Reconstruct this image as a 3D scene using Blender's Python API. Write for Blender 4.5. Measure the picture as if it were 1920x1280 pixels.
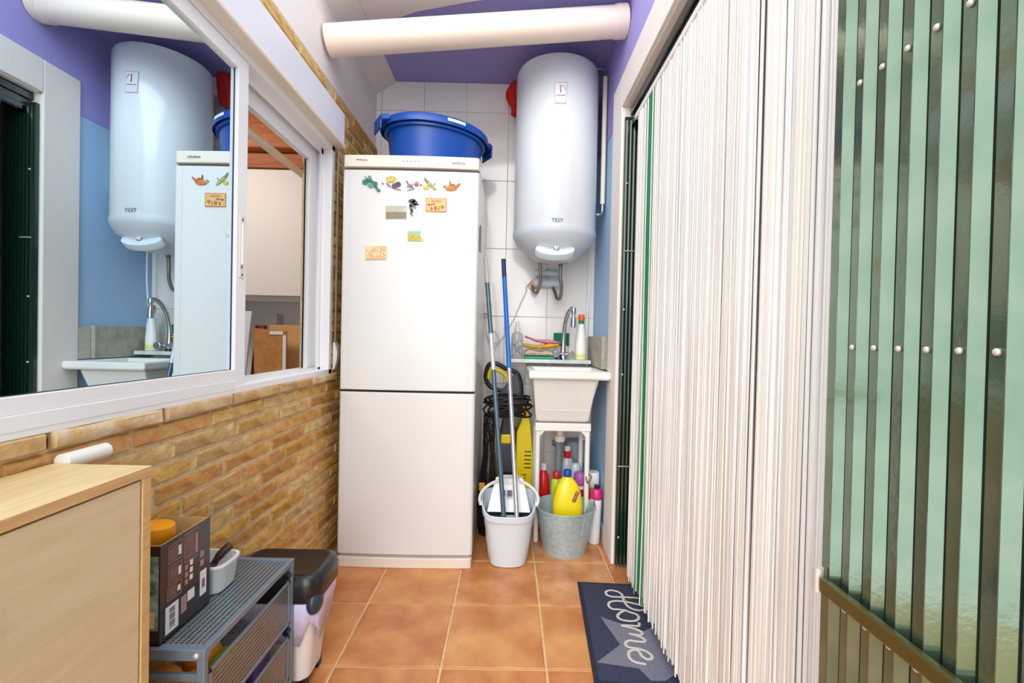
import bpy, bmesh, math, random
from mathutils import Vector, Matrix
random.seed(7)
R = math.radians
for o in list(bpy.data.objects):
    bpy.data.objects.remove(o)
scn = bpy.context.scene
COL = scn.collection

# ------------------------------------------------------------------ camera
YAW, PITCH, ROLL, FPX, CAMH = .0064, .0114, .02173, 850.0, 1.03
fw = Vector((math.sin(YAW)*math.cos(PITCH), math.cos(YAW)*math.cos(PITCH), -math.sin(PITCH)))
rt = Vector((math.cos(YAW), -math.sin(YAW), 0)); up = rt.cross(fw)
r2 = rt*math.cos(ROLL) + up*math.sin(ROLL); u2 = up*math.cos(ROLL) - rt*math.sin(ROLL)
cd = bpy.data.cameras.new('camera'); cam = bpy.data.objects.new('camera', cd); COL.objects.link(cam)
cd.sensor_width = 36; cd.lens = FPX/1920*36; cd.clip_start = .02
mw = Matrix.Identity(4)
for i in range(3):
    mw[i][0] = r2[i]; mw[i][1] = u2[i]; mw[i][2] = -fw[i]
mw.translation = (0, 0, CAMH)
cam.matrix_world = mw
scn.camera = cam

# ------------------------------------------------------------------ world, light, exposure
w = bpy.data.worlds.new('overcast_sky'); scn.world = w; w.use_nodes = True
bg = w.node_tree.nodes['Background']; bg.inputs[0].default_value = (.93, .97, 1, 1); bg.inputs[1].default_value = 1.6
scn.view_settings.view_transform = 'Standard'; scn.view_settings.look = 'None'
scn.view_settings.gamma = 1; scn.view_settings.use_curve_mapping = False
scn.view_settings.exposure = .58
# wide soft sun added behind the camera to brighten the back wall
sd = bpy.data.lights.new('fill_sun', 'SUN'); sd.energy = 1.7; sd.angle = R(55); sd.color = (1, .97, .93)
so_ = bpy.data.objects.new('fill_sun', sd); COL.objects.link(so_); so_.rotation_euler = (R(62), 0, R(-6))
# unseen area light added to brighten the room behind the window
ld = bpy.data.lights.new('inner_room_fill', 'AREA'); ld.shape = 'DISK'; ld.size = .5; ld.energy = 9; ld.color = (1, .95, .88)
lo = bpy.data.objects.new('inner_room_fill', ld); COL.objects.link(lo); lo.location = (-1.75, 1.55, 2.05); lo.rotation_euler = (R(35), 0, 0)

# ------------------------------------------------------------------ materials
def lin(c):
    return tuple(((v/255)/12.92 if v/255 <= .04045 else ((v/255+.055)/1.055)**2.4) for v in c)
MATS = {}
def mat(name, rgb, rough=.5, metal=0, var=0, scale=8, bump=0, bscale=60, rgb2=None, spec=.5, stretch=None, coat=0, trans=0, alpha=None, sub=0):
    """procedural material: base colour mottled by noise towards rgb2 (or darker by var), optional bump"""
    if name in MATS: return MATS[name]
    m = bpy.data.materials.new(name); m.use_nodes = True
    nt = m.node_tree; b = nt.nodes['Principled BSDF']
    c = lin(rgb)
    b.inputs['Roughness'].default_value = rough; b.inputs['Metallic'].default_value = metal
    b.inputs['Specular IOR Level'].default_value = spec
    if coat: b.inputs['Coat Weight'].default_value = coat; b.inputs['Coat Roughness'].default_value = .05
    if trans: b.inputs['Transmission Weight'].default_value = trans
    if alpha is not None: b.inputs['Alpha'].default_value = alpha
    b.inputs['Base Color'].default_value = (*c, 1)
    tc = nt.nodes.new('ShaderNodeTexCoord'); src = tc.outputs['Object']
    if stretch:
        mp = nt.nodes.new('ShaderNodeMapping'); mp.inputs['Scale'].default_value = stretch
        nt.links.new(src, mp.inputs['Vector']); src = mp.outputs[0]
    if var or rgb2:
        n = nt.nodes.new('ShaderNodeTexNoise'); n.inputs['Scale'].default_value = scale; n.inputs['Detail'].default_value = 5
        nt.links.new(src, n.inputs['Vector'])
        cr = nt.nodes.new('ShaderNodeValToRGB'); cr.color_ramp.elements[0].position = .35; cr.color_ramp.elements[1].position = .68
        c2 = lin(rgb2) if rgb2 else tuple(v*(1-var) for v in c)
        cr.color_ramp.elements[0].color = (*c, 1); cr.color_ramp.elements[1].color = (*c2, 1)
        nt.links.new(n.outputs['Fac'], cr.inputs[0]); nt.links.new(cr.outputs[0], b.inputs['Base Color'])
    if bump:
        n2 = nt.nodes.new('ShaderNodeTexNoise'); n2.inputs['Scale'].default_value = bscale; n2.inputs['Detail'].default_value = 4
        nt.links.new(src, n2.inputs['Vector'])
        bp = nt.nodes.new('ShaderNodeBump'); bp.inputs['Strength'].default_value = bump; bp.inputs['Distance'].default_value = .01
        nt.links.new(n2.outputs['Fac'], bp.inputs['Height']); nt.links.new(bp.outputs[0], b.inputs['Normal'])
    MATS[name] = m
    return m

def mirror_glass():
    m = bpy.data.materials.new('reflective_glass'); m.use_nodes = True
    nt = m.node_tree; nt.nodes.clear()
    out = nt.nodes.new('ShaderNodeOutputMaterial'); g = nt.nodes.new('ShaderNodeBsdfGlossy'); t = nt.nodes.new('ShaderNodeBsdfTransparent')
    g.inputs['Color'].default_value = (.70, .86, .95, 1); g.inputs['Roughness'].default_value = .004
    t.inputs['Color'].default_value = (.30, .42, .48, 1)
    mx = nt.nodes.new('ShaderNodeMixShader'); mx.inputs[0].default_value = .9
    nt.links.new(t.outputs[0], mx.inputs[1]); nt.links.new(g.outputs[0], mx.inputs[2]); nt.links.new(mx.outputs[0], out.inputs[0])
    return m

def mesh_metal(name, rgb, freq, axes):
    """expanded steel mesh: staggered holes cut by a procedural pattern"""
    m = bpy.data.materials.new(name); m.use_nodes = True
    nt = m.node_tree; b = nt.nodes['Principled BSDF']
    b.inputs['Base Color'].default_value = (*lin(rgb), 1); b.inputs['Roughness'].default_value = .4; b.inputs['Metallic'].default_value = .55
    tc = nt.nodes.new('ShaderNodeTexCoord'); sp = nt.nodes.new('ShaderNodeSeparateXYZ'); nt.links.new(tc.outputs['Object'], sp.inputs[0])
    def mth(op, a, bb=None):
        n = nt.nodes.new('ShaderNodeMath'); n.operation = op
        for i, q in enumerate((a, bb)):
            if q is None: continue
            if isinstance(q, (int, float)): n.inputs[i].default_value = q
            else: nt.links.new(q, n.inputs[i])
        return n.outputs[0]
    A = sp.outputs[axes[0]]; B = sp.outputs[axes[1]]
    s1 = mth('SINE', mth('MULTIPLY', mth('ADD', A, mth('MULTIPLY', B, .55)), freq)); s2 = mth('SINE', mth('MULTIPLY', mth('SUBTRACT', A, mth('MULTIPLY', B, .55)), freq))
    h = mth('GREATER_THAN', mth('MULTIPLY', s1, s2), .12)
    tr = nt.nodes.new('ShaderNodeBsdfTransparent'); mx = nt.nodes.new('ShaderNodeMixShader')
    out = nt.nodes['Material Output']
    nt.links.new(h, mx.inputs[0]); nt.links.new(b.outputs[0], mx.inputs[1]); nt.links.new(tr.outputs[0], mx.inputs[2]); nt.links.new(mx.outputs[0], out.inputs[0])
    return m

# ------------------------------------------------------------------ mesh helper
class MB:
    def __init__(s): s.v = []; s.f = []
    def add(s, vs, fs):
        n = len(s.v); s.v += [Vector(p) for p in vs]; s.f += [tuple(i+n for i in f) for f in fs]; return s
    def box(s, x0, x1, y0, y1, z0, z1, M=None):
        vs = [Vector((x, y, z)) for x in (x0, x1) for y in (y0, y1) for z in (z0, z1)]
        if M is not None: vs = [M @ p for p in vs]
        return s.add(vs, [(0, 1, 3, 2), (4, 6, 7, 5), (0, 4, 5, 1), (2, 3, 7, 6), (0, 2, 6, 4), (1, 5, 7, 3)])
    def rings(s, rs, cap=(True, True), closed=True):
        n = len(rs[0]); vs = [p for r in rs for p in r]; fs = []
        for i in range(len(rs)-1):
            for j in range(n if closed else n-1):
                k = (j+1) % n
                fs.append((i*n+j, i*n+k, (i+1)*n+k, (i+1)*n+j))
        if closed and cap[0]: fs.append(tuple(range(n-1, -1, -1)))
        if closed and cap[1]: fs.append(tuple((len(rs)-1)*n+j for j in range(n)))
        return s.add(vs, fs)
    def lathe(s, prof, c=(0, 0, 0), seg=28, M=None, sx=1, sy=1, cap=(True, True)):
        rs = []
        for r, z in prof:
            ring = []
            for j in range(seg):
                a = 2*math.pi*j/seg
                p = Vector((r*sx*math.cos(a), r*sy*math.sin(a), z))
                if M is not None: p = M @ p
                ring.append(p + Vector(c))
            rs.append(ring)
        return s.rings(rs, cap)
    def tube(s, pts, r, seg=8, flat=1.0, cap=(True, True)):
        pts = [Vector(p) for p in pts]; rs = []; prev = None
        for i, p in enumerate(pts):
            d = (pts[min(i+1, len(pts)-1)] - pts[max(i-1, 0)]).normalized()
            if prev is None:
                a = Vector((0, 0, 1)) if abs(d.z) < .9 else Vector((1, 0, 0))
                u = d.cross(a).normalized()
            else:
                u = (prev - d*prev.dot(d)).normalized()
            prev = u; v = d.cross(u)
            rr = r[i] if isinstance(r, (list, tuple)) else r
            rs.append([p + (u*math.cos(2*math.pi*k/seg) + v*flat*math.sin(2*math.pi*k/seg))*rr for k in range(seg)])
        return s.rings(rs, cap)
    def prism(s, poly, axis, a, b):
        """polygon of 2D points extruded along axis x/y/z from a to b"""
        def P(u, v, t): return {'x': (t, u, v), 'y': (u, t, v), 'z': (u, v, t)}[axis]
        n = len(poly)
        vs = [P(u, v, a) for u, v in poly] + [P(u, v, b) for u, v in poly]
        fs = [tuple(range(n)), tuple(range(2*n-1, n-1, -1))] + [(i, (i+1) % n, n+(i+1) % n, n+i) for i in range(n)]
        return s.add(vs, fs)
    def ball(s, c, rx, ry=None, rz=None, seg=14, rings=8, M=None):
        ry = ry or rx; rz = rz or rx
        pr = []
        for i in range(1, rings):
            a = math.pi*i/rings; pr.append((math.sin(a), -math.cos(a)))
        rs = []
        for r, z in pr:
            ring = []
            for j in range(seg):
                t = 2*math.pi*j/seg; p = Vector((r*math.cos(t)*rx, r*math.sin(t)*ry, z*rz))
                if M is not None: p = M @ p
                ring.append(p + Vector(c))
            rs.append(ring)
        return s.rings(rs)
    def mesh(s, name, off=(0, 0, 0), smooth=None, recalc=True):
        me = bpy.data.meshes.new(name); o = Vector(off)
        me.from_pydata([tuple(p-o) for p in s.v], [], s.f)
        if recalc:
            bm = bmesh.new(); bm.from_mesh(me); bmesh.ops.recalc_face_normals(bm, faces=bm.faces); bm.to_mesh(me); bm.free()
        if smooth:
            me.polygons.foreach_set('use_smooth', [True]*len(me.polygons)); me.set_sharp_from_angle(angle=R(smooth))
        return me
    def build(s, name, m, parent=None, smooth=None, bevel=0, origin=None, segs=2, solid=0):
        if parent is not None: off = parent['_o'] if '_o' in parent else (0, 0, 0)
        else: off = origin or (0, 0, 0)
        me = s.mesh(name, off, smooth); me.materials.append(m)
        ob = bpy.data.objects.new(name, me); COL.objects.link(ob)
        if parent is not None: ob.parent = parent
        else: ob.location = off
        ob['_o'] = tuple(off)
        if solid:
            sm = ob.modifiers.new('shell', 'SOLIDIFY'); sm.thickness = solid; sm.offset = 0
        if bevel:
            bv = ob.modifiers.new('bevel', 'BEVEL'); bv.width = bevel; bv.segments = segs; bv.limit_method = 'ANGLE'; bv.angle_limit = R(40); bv.harden_normals = False
        return ob

def tag(o, label, cat, group=None):
    o['label'] = label; o['category'] = cat
    if group: o['group'] = group
    return o
def thing(name, label, cat, loc, group=None):
    o = bpy.data.objects.new(name, None); COL.objects.link(o); o.location = loc; o.empty_display_size = .05
    o['_o'] = tuple(loc); return tag(o, label, cat, group)
def struct(o, label=None, cat=None):
    o['kind'] = 'structure'
    if label: o['label'] = label
    if cat: o['category'] = cat
    return o
def text_mesh(body, size, depth=.0006, align='CENTER'):
    cu = bpy.data.curves.new('lettering', 'FONT'); cu.body = body; cu.size = size; cu.extrude = depth; cu.align_x = align; cu.align_y = 'CENTER'
    o = bpy.data.objects.new('lettering', cu); COL.objects.link(o)
    me = bpy.data.meshes.new_from_object(o.evaluated_get(bpy.context.evaluated_depsgraph_get()))
    bpy.data.objects.remove(o); bpy.data.curves.remove(cu)
    return me
def lettering(body, size, loc, rot, m, parent, name='lettering'):
    me = text_mesh(body, size); me.materials.clear(); me.materials.append(m)
    ob = bpy.data.objects.new(name, me); COL.objects.link(ob)
    ob.parent = parent; ob.location = Vector(loc) - Vector(parent['_o']); ob.rotation_euler = rot
    return ob
def piece(name, me, parent, loc, rot=None, m=None, scale=None):
    ob = bpy.data.objects.new(name, me); COL.objects.link(ob); ob.parent = parent; ob.location = loc
    if rot is not None: ob.rotation_euler = rot
    if scale is not None: ob.scale = scale
    if m is not None:
        ob.material_slots[0].link = 'OBJECT'; ob.material_slots[0].material = m
    return ob
def arc(c, r, a0, a1, n, plane='xz', ry=None):
    out = []
    for i in range(n+1):
        a = R(a0 + (a1-a0)*i/n); u = r*math.cos(a); v = (ry or r)*math.sin(a)
        out.append({'xz': (c[0]+u, c[1], c[2]+v), 'xy': (c[0]+u, c[1]+v, c[2]), 'yz': (c[0], c[1]+u, c[2]+v)}[plane])
    return out
def smooth_path(pts, n=6):
    pts = [Vector(p) for p in pts]; out = []
    for i in range(len(pts)-1):
        p0 = pts[max(i-1, 0)]; p1 = pts[i]; p2 = pts[i+1]; p3 = pts[min(i+2, len(pts)-1)]
        for k in range(n):
            t = k/n
            out.append(.5*((2*p1) + (p2-p0)*t + (2*p0-5*p1+4*p2-p3)*t*t + (3*p1-p0-3*p2+p3)*t**3))
    out.append(pts[-1]); return out

WHITE = mat('white_lacquer', (238, 238, 236), .28, bump=.01, bscale=120)
FRIDGE = mat('white_enamel', (224, 223, 221), .22, bump=.004, bscale=60)
CREAM = mat('cream_plastic', (232, 222, 208), .4)
PLASTER = mat('white_plaster', (238, 230, 224), .85, bump=.12, bscale=140)
LILAC = mat('lilac_paint', (166, 158, 222), .8, bump=.16, bscale=150)
BLUE = mat('sky_blue_paint', (170, 205, 240), .8, bump=.2, bscale=150)
TILEW = mat('glazed_white_tile', (243, 238, 234), .12, coat=.3, bump=.01, bscale=9)
GROUTW = mat('white_grout', (205, 200, 195), .9)
GROUTF = mat('sandy_grout', (232, 196, 146), .95, var=.2, scale=40)
MORTAR = mat('sand_mortar', (222, 198, 156), .95, rgb2=(200, 172, 128), scale=30, bump=.5, bscale=120)
ALU = mat('white_window_profile', (242, 242, 243), .3)
BLACKP = mat('black_plastic', (26, 26, 30), .35)
DARK = mat('dark_gap', (40, 36, 34), .8)
CHROME = mat('chrome', (200, 202, 205), .12, 1)
STEEL = mat('brushed_steel', (170, 172, 172), .35, 1)
PVC = mat('cream_pvc', (244, 228, 212), .3, bump=.01, bscale=20)
GLASS = mirror_glass()

# ------------------------------------------------------------------ room shell
XL, XR, YB, ZC = -.80, .50, 2.70, 2.52
floor = struct(MB().box(-.92, 2.2, -3, YB+.1, -.06, -.004).build('floor', GROUTF))
FT = [mat('terracotta_tile_%d' % i, a, .38, rgb2=b, scale=5+i, bump=.05, bscale=18, coat=.15) for i, (a, b) in enumerate([((222, 162, 102), (190, 112, 58)), ((218, 154, 92), (192, 116, 60)), ((226, 168, 112), (186, 108, 54)), ((214, 148, 90), (182, 102, 52))])]
TX, TY = .3275, .3345
tm = MB(); a, b2 = TX/2-.0042, TY/2-.0042
tm.rings([[(-a, -b2, -.004), (a, -b2, -.004), (a, b2, -.004), (-a, b2, -.004)], [(-a, -b2, -.0015), (a, -b2, -.0015), (a, b2, -.0015), (-a, b2, -.0015)], [(-a+.003, -b2+.003, 0), (a-.003, -b2+.003, 0), (a-.003, b2-.003, 0), (-a+.003, b2-.003, 0)]])
tmesh = tm.mesh('floor_tile'); tmesh.materials.append(FT[0])
for i in range(-3, 4):
    for j in range(-5, 4):
        x = .1375 + (i+.5)*TX; y = 1.727 + (j-.5)*TY
        if y > 2.6 or x < -.9: continue
        piece('floor_tile', tmesh, floor, (x, y, random.uniform(-.0003, .0003)), (0, 0, random.choice((0, math.pi))), random.choice(FT))

wall_back = struct(MB().box(-.95, 2.2, YB, YB+.12, 0, 2.75).build('wall_back', GROUTW))
xs = [-.815, -.78, -.53, -.28, -.03, .22, .47, .5]; zs = [0, .347, .747, 1.147, 1.547, 1.947, 2.347, 2.52]
TW = [TILEW, mat('glazed_white_tile_b', (240, 236, 233), .14, coat=.3, bump=.012, bscale=8)]
for i in range(len(xs)-1):
    for j in range(len(zs)-1):
        g = .0012; q = MB(); x0, x1, z0, z1 = xs[i]+g, xs[i+1]-g, zs[j]+g, zs[j+1]-g; y = YB-.005+random.uniform(-.0003, .0003); bv = .0016
        q.rings([[(x0, YB, z0), (x1, YB, z0), (x1, YB, z1), (x0, YB, z1)], [(x0, y+.002, z0), (x1, y+.002, z0), (x1, y+.002, z1), (x0, y+.002, z1)], [(x0+bv, y, z0+bv), (x1-bv, y, z0+bv), (x1-bv, y, z1-bv), (x0+bv, y, z1-bv)]])
        q.build('wall_tile', random.choice(TW), wall_back)

# left wall: mortar body with the window opening, bricks as pieces, white plaster above
WY0, WY1, WZ0, WZ1 = .12, 2.04, .845, 1.86
lw = MB()
lw.box(-.94, -.8045, .08, YB, 0, WZ0-.03); lw.box(-.94, -.8045, WY1, YB, WZ0-.03, 2.12); lw.box(-.94, -.8045, .08, WY1, WZ1, 2.12); lw.box(-.94, -.8045, .08, WY0, WZ0-.03, WZ1)
wall_left = struct(lw.build('wall_left', MORTAR))
struct(MB().box(-.94, -.812, .08, YB, 2.12, ZC+.1).build('wall_left_upper', PLASTER))
BRC = [((216, 172, 92), (188, 132, 56)), ((220, 182, 112), (190, 142, 74)), ((208, 156, 84), (178, 118, 58)), ((222, 190, 130), (188, 148, 94)), ((204, 142, 82), (214, 174, 108)), ((212, 166, 76), (184, 128, 50)), ((216, 176, 100), (194, 146, 72))]
BR = [mat('ochre_brick_%d' % i, p, .9, rgb2=q, scale=30, bump=.55, bscale=70, stretch=(1, .7, 1)) for i, (p, q) in enumerate(BRC)]
def brick_mesh(L, H, k):
    rnd = random.Random(k); j = lambda s: rnd.uniform(-s, s)
    n = 4; back, mid, front = [], [], []
    def ring(x, ins, jit):
        pts = []
        for t in range(n+1): pts.append((x+j(jit*.6), -L/2+ins+(L-2*ins)*t/n, -H/2+ins+j(jit)))
        for t in range(n+1): pts.append((x+j(jit*.6), L/2-ins-(L-2*ins)*t/n, H/2-ins+j(jit)))
        return pts
    q = MB(); q.rings([ring(-.012, 0, .0008), ring(-.004, .0004, .0016), ring(.001, .004, .0016)], cap=(False, True))
    me = q.mesh('brick', smooth=50); me.materials.append(BR[0]); return me
BM = {}
def brick(y, z, L, H=.039):
    key = (round(L, 3), round(H, 3), random.randrange(4))
    if key not in BM: BM[key] = brick_mesh(L, H, hash(key) % 9999)
    piece('brick', BM[key], wall_left, (XL-.001+random.uniform(-.002, .0025), y, z), (R(random.uniform(-.4, .4)), 0, 0), random.choice(BR))
CP, BP = .0494, .2555
k = 0
zc = .79
course = 0
while zc > .0:
    off = [0, .11, .19, .06, .15][course % 5]
    for i in range(-1, 11):
        y0 = -.05 + off + i*BP
        if y0 < .35 or y0+BP > YB+.02 or (y0 > 2.12): continue
        brick(y0+BP/2, zc, BP-.013)
    zc -= CP; course += 1
zc = .815+CP*.5+.012; course = 0
while zc < 2.11:
    off = .08 if course % 2 else 0
    lens = (.155+off, BP, BP) if zc > 1.72 else (.155+off,)
    y0 = WY1+.004
    for L in lens:
        L = min(L, YB-.01-y0)
        if L > .04: brick(y0+L/2, zc, L-.012)
        y0 += L
    if zc > 1.99:
        for i in range(8):
            brick(WY1-.004-BP*(i+.5)-off, zc, BP-.013)
    zc += CP; course += 1
# projecting brick sill
SIL = [mat('pale_sill_brick_%d' % i, a, .9, rgb2=b, scale=16, bump=.5, bscale=50) for i, (a, b) in enumerate([((212, 180, 132), (190, 146, 90)), ((218, 190, 150), (196, 160, 112)), ((206, 164, 100), (226, 206, 176))])]
for i in range(9):
    y0 = 2.10-.262*(i+1)
    me = brick_mesh(.25, .031, 300+i); me.materials.clear(); me.materials.append(SIL[i % 3])
    piece('sill_brick', me, wall_left, (XL+.009, y0+.131, .83), None, random.choice(SIL))
# ceiling and cove
ceiling = struct(MB().box(-.94, .62, 1.84, YB+.1, ZC, ZC+.12).build('ceiling', LILAC))
cv = MB().prism([(-.812, 2.44), (-.70, ZC-.008), (-.70, ZC), (-.812, ZC)], 'y', 1.84, YB)
cv.prism([(-.70, 2.28), (-.61, 2.17), (-.46, 2.10), (-.21, 2.03), (.02, 1.98), (.02, 1.84), (-.70, 1.84)], 'z', ZC-.012, ZC)
struct(cv.build('trim_1', PLASTER))

# right wall with doorway (far jamb at Y=2.05)
DY0, DY1, DZ = .66, 2.055, 2.075
rw = MB(); rw.box(XR, XR+.16, DY1, YB, 0, ZC+.1); rw.box(XR, XR+.16, DY0, DY1, DZ, ZC+.1); rw.box(XR, XR+.16, -1.2, DY0, 0, ZC+.1)
wall_right = struct(rw.build('wall_right', BLUE))
up_ = MB().box(XR-.003, XR, DY1+.01, YB, 2.066, ZC).box(XR-.003, XR, -1.2, DY1+.0099, 2.09, ZC)
up_.build('lilac_band', LILAC, wall_right)
fr = MB().box(XR-.014, XR+.005, DY1, DY1+.175, 0, 2.222).box(XR-.014, XR+.005, .55, DY1, DZ, 2.222)
struct(fr.build('trim_2', PLASTER, bevel=.004))
# white reveal of the doorway and the dim passage behind it
struct(MB().box(XR, XR+.155, DY1-.006, DY1, 0, DZ).box(XR, XR+.155, DY0, DY1, DZ-.006, DZ).build('trim_3', PLASTER))
struct(MB().box(1.5, 1.6, .1, YB, 0, 2.4).box(.66, 1.6, .1, .2, 0, 2.4).box(.66, 1.6, .1, YB, 2.4, 2.5).build('wall_passage', PLASTER))
# skirting on the right wall
sk = MB().prism([(2.225, 0), (2.50, 0), (2.50, .072), (2.30, .078), (2.225, .086)], 'x', XR-.011, XR)
struct(sk.build('baseboard_right', mat('beige_skirting', (224, 214, 200), .4), bevel=.002))

# ------------------------------------------------------------------ window
win = bpy.data.objects.new('window_1', None); COL.objects.link(win); win.location = (-.83, .85, WZ0); win['_o'] = (-.83, .85, WZ0); struct(win)
fm = MB()
fm.box(-.905, XL+.004, WY0, WY1, WZ0, WZ0+.022)                       # bottom of outer frame
fm.box(-.905, XL+.004, WY0, WY1, WZ1-.028, WZ1)
fm.box(-.905, XL+.004, WY1-.03, WY1, WZ0, WZ1)
fm.build('outer_frame', ALU, win, bevel=.002)
tr = MB()
for x in (-.893, -.868, -.838):                                       # sliding tracks
    tr.box(x-.003, x+.003, WY0, WY1-.03, WZ0+.022, WZ0+.032); tr.box(x-.003, x+.003, WY0, WY1-.03, WZ1-.05, WZ1-.028); tr.box(x-.003, x+.003, WY1-.05, WY1-.03, WZ0+.022, WZ1-.028)
tr.build('sliding_track', ALU, win)
def sash(y0, y1, xa, xb, z0, z1, name, st=.05, br=.058):
    q = MB().box(xa, xb, y1-st, y1, z0, z1).box(xa, xb, y0, y0+st, z0, z1)
    q.box(xa, xb, y0+st, y1-st, z1-.042, z1)
    q.box(xa, xb, y0+st, y1-st, z0+.028, z0+br); q.box(xa+.002, xb+.003, y0+st, y1-st, z0, z0+.028)
    return q.build(name, ALU, win, bevel=.0015)
s1 = sash(.15, 1.375, -.828, -.798, WZ0+.012, WZ1-.03, 'sash')
s1['label'] = 'near sliding sash with mirror-like pane'
gp = MB().box(-.814, -.810, .19, 1.325, WZ0+.07, WZ1-.072).build('glass_pane', GLASS, s1)
MB().box(-.8115, -.8085, .19, 1.325, WZ0+.064, WZ0+.0715).build('seal', BLACKP, s1)
MB().box(-.8115, -.8085, 1.3225, 1.326, WZ0+.07, WZ1-.072).build('seal', BLACKP, s1)
hd = MB().box(-.798, -.7955, 1.338, 1.362, 1.185, 1.372).build('sash_pull', mat('ivory_plastic', (236, 232, 226), .35), s1, bevel=.002)
MB().box(-.796, -.792, 1.346, 1.356, 1.225, 1.345).build('slider', WHITE, hd, bevel=.0015)
MB().box(-.7958, -.7945, 1.345, 1.352, 1.213, 1.222).build('red_mark', mat('red_plastic', (196, 40, 48), .4), hd)
for zz in (1.357, 1.195): MB().box(-.7958, -.7945, 1.348, 1.353, zz-.004, zz+.004).build('screw', BLACKP, hd)
s2 = MB().box(-.882, -.858, 1.93, WY1-.032, WZ0+.03, WZ1-.03).box(-.882, -.858, .9, 1.9295, WZ1-.10, WZ1-.03).box(-.882, -.858, .85, .8995, WZ0+.03, WZ1-.03)
sb = s2.build('inner_frame', ALU, win, bevel=.0015)
MB().box(-.8790, -.8735, 1.926, 1.930, WZ0+.03, WZ1-.1).build('seal', BLACKP, win)
# roller shutter box with belt
rb = thing('shutter_box', 'long white roller shutter box above the sliding window', 'shutter box', (-.78, .85, WZ1))
MB().box(-.80, -.757, .08, WY1+.01, WZ1+.012, 2.005).build('box', mat('white_shutter_box', (232, 232, 240), .35), rb, bevel=.003)
MB().box(-.80, -.752, .08, WY1+.012, WZ1-.006, WZ1+.012).build('bottom_rail', CREAM, rb, bevel=.005)
MB().box(-.7575, -.7565, WY1+.003, WY1+.006, WZ1+.012, 2.0).build('end_seam', mat('grey_seam', (170, 170, 176), .5), rb)
bt = thing('shutter_belt', 'cream roller shutter belt with winder beside the window jamb', 'shutter belt', (-.795, 2.075, .86))
MB().box(-.7945, -.793, 2.068, 2.085, .97, WZ1-.01).build('belt', mat('beige_webbing', (214, 196, 172), .9, bump=.3, bscale=300), bt)
q = MB(); q.rings([[(-.7965, 2.055, z), (-.7965, 2.095, z), (-.7965+.003+d, 2.09, z), (-.7965+.003+d, 2.06, z)] for z, d in [(.862, .002), (.88, .008), (.91, .014), (.94, .015), (.965, .010), (.985, .002)]])
q.build('winder', CREAM, bt, smooth=40)

# ------------------------------------------------------------------ room behind the window
struct(MB().box(-3.0, -.94, .0, 3.1, -.05, 0).build('floor_inner', mat('inner_floor', (150, 120, 95), .5, var=.2)))
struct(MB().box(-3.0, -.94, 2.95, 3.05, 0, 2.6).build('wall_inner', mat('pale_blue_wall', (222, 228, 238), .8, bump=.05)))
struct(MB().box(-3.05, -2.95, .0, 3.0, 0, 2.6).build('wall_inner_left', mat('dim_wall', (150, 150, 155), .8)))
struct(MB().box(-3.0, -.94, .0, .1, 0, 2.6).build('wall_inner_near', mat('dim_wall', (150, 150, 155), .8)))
WOODC = mat('orange_pine', (190, 104, 32), .45, rgb2=(156, 76, 18), scale=9, stretch=(1, 8, 8))
cin = struct(MB().box(-3.0, -.94, .0, 3.0, 2.30, 2.36).build('ceiling_inner', WOODC))
for i in range(14):
    MB().box(-2.2, -.945, .2+i*.2, .39+i*.2, 2.285, 2.30).build('plank', WOODC, cin, bevel=.003)
tag(MB().box(-2.2, -.945, 2.40, 2.50, 1.995, 2.285).build('wood_beam', WOODC, origin=(-1.5, 2.45, 1.995), bevel=.006), 'dark orange wooden beam above the white cupboard behind the window', 'beam')
cb = thing('wall_cupboard', 'white hanging cupboard with pine cornice seen through the open window', 'cupboard', (-1.4, 2.7, 1.22))
MB().box(-2.1, -.95, 2.52, 2.945, 1.22, 1.92).build('carcass', mat('cupboard_white', (232, 224, 218), .5), cb, bevel=.003)
MB().box(-2.1, -1.53, 2.503, 2.519, 1.225, 1.915).build('door', mat('cupboard_white', (232, 224, 218), .5), cb, bevel=.002)
MB().box(-1.526, -.95, 2.503, 2.519, 1.225, 1.915).build('door', mat('cupboard_white', (232, 224, 218), .5), cb, bevel=.002)
MB().prism([(2.49, 1.922), (2.47, 1.99), (2.94, 1.99), (2.94, 1.922)], 'x', -2.1, -.95).build('cornice', WOODC, cb)
tb = thing('side_counter', 'low counter carrying cardboard sheets behind the open window', 'counter', (-1.35, 2.6, 0))
MB().box(-2.0, -.95, 2.28, 2.94, .70, .74).build('top', CREAM, tb); MB().box(-2.0, -.95, 2.32, 2.94, 0, .70).build('carcass', CREAM, tb)
def leaning(name, x0, x1, yb, yt, z1, th, m, label, cat, skew=0):
    q = MB(); z0 = .741
    q.add([(x0, yb, z0), (x1, yb, z0), (x1, yb+th, z0), (x0, yb+th, z0), (x0+skew, yt, z1), (x1+skew, yt, z1), (x1+skew, yt+th, z1), (x0+skew, yt+th, z1)], [(0, 1, 2, 3), (4, 5, 6, 7), (0, 1, 5, 4), (1, 2, 6, 5), (2, 3, 7, 6), (3, 0, 4, 7)])
    return tag(q.build(name, m, origin=((x0+x1)/2, yb, z0), bevel=.002), label, cat)
CARD = mat('brown_cardboard', (196, 140, 78), .9, rgb2=(180, 122, 62), scale=30); CARD2 = mat('tan_cardboard', (208, 160, 104), .9, var=.08, scale=20)
leaning('board', -1.47, -1.395, 2.40, 2.46, 1.135, .012, mat('bluish_board', (214, 218, 236), .5), 'tall white board standing leftmost behind the open window', 'board')
leaning('board', -1.395, -1.345, 2.45, 2.50, 1.06, .03, mat('maroon_board', (112, 34, 24), .7), 'dark red board beside the white board behind the window', 'board')
c1 = thing('cardboard_sheet', 'brown cardboard sheet with white taped corner behind the window', 'cardboard', (-1.28, 2.4, .741))
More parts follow.
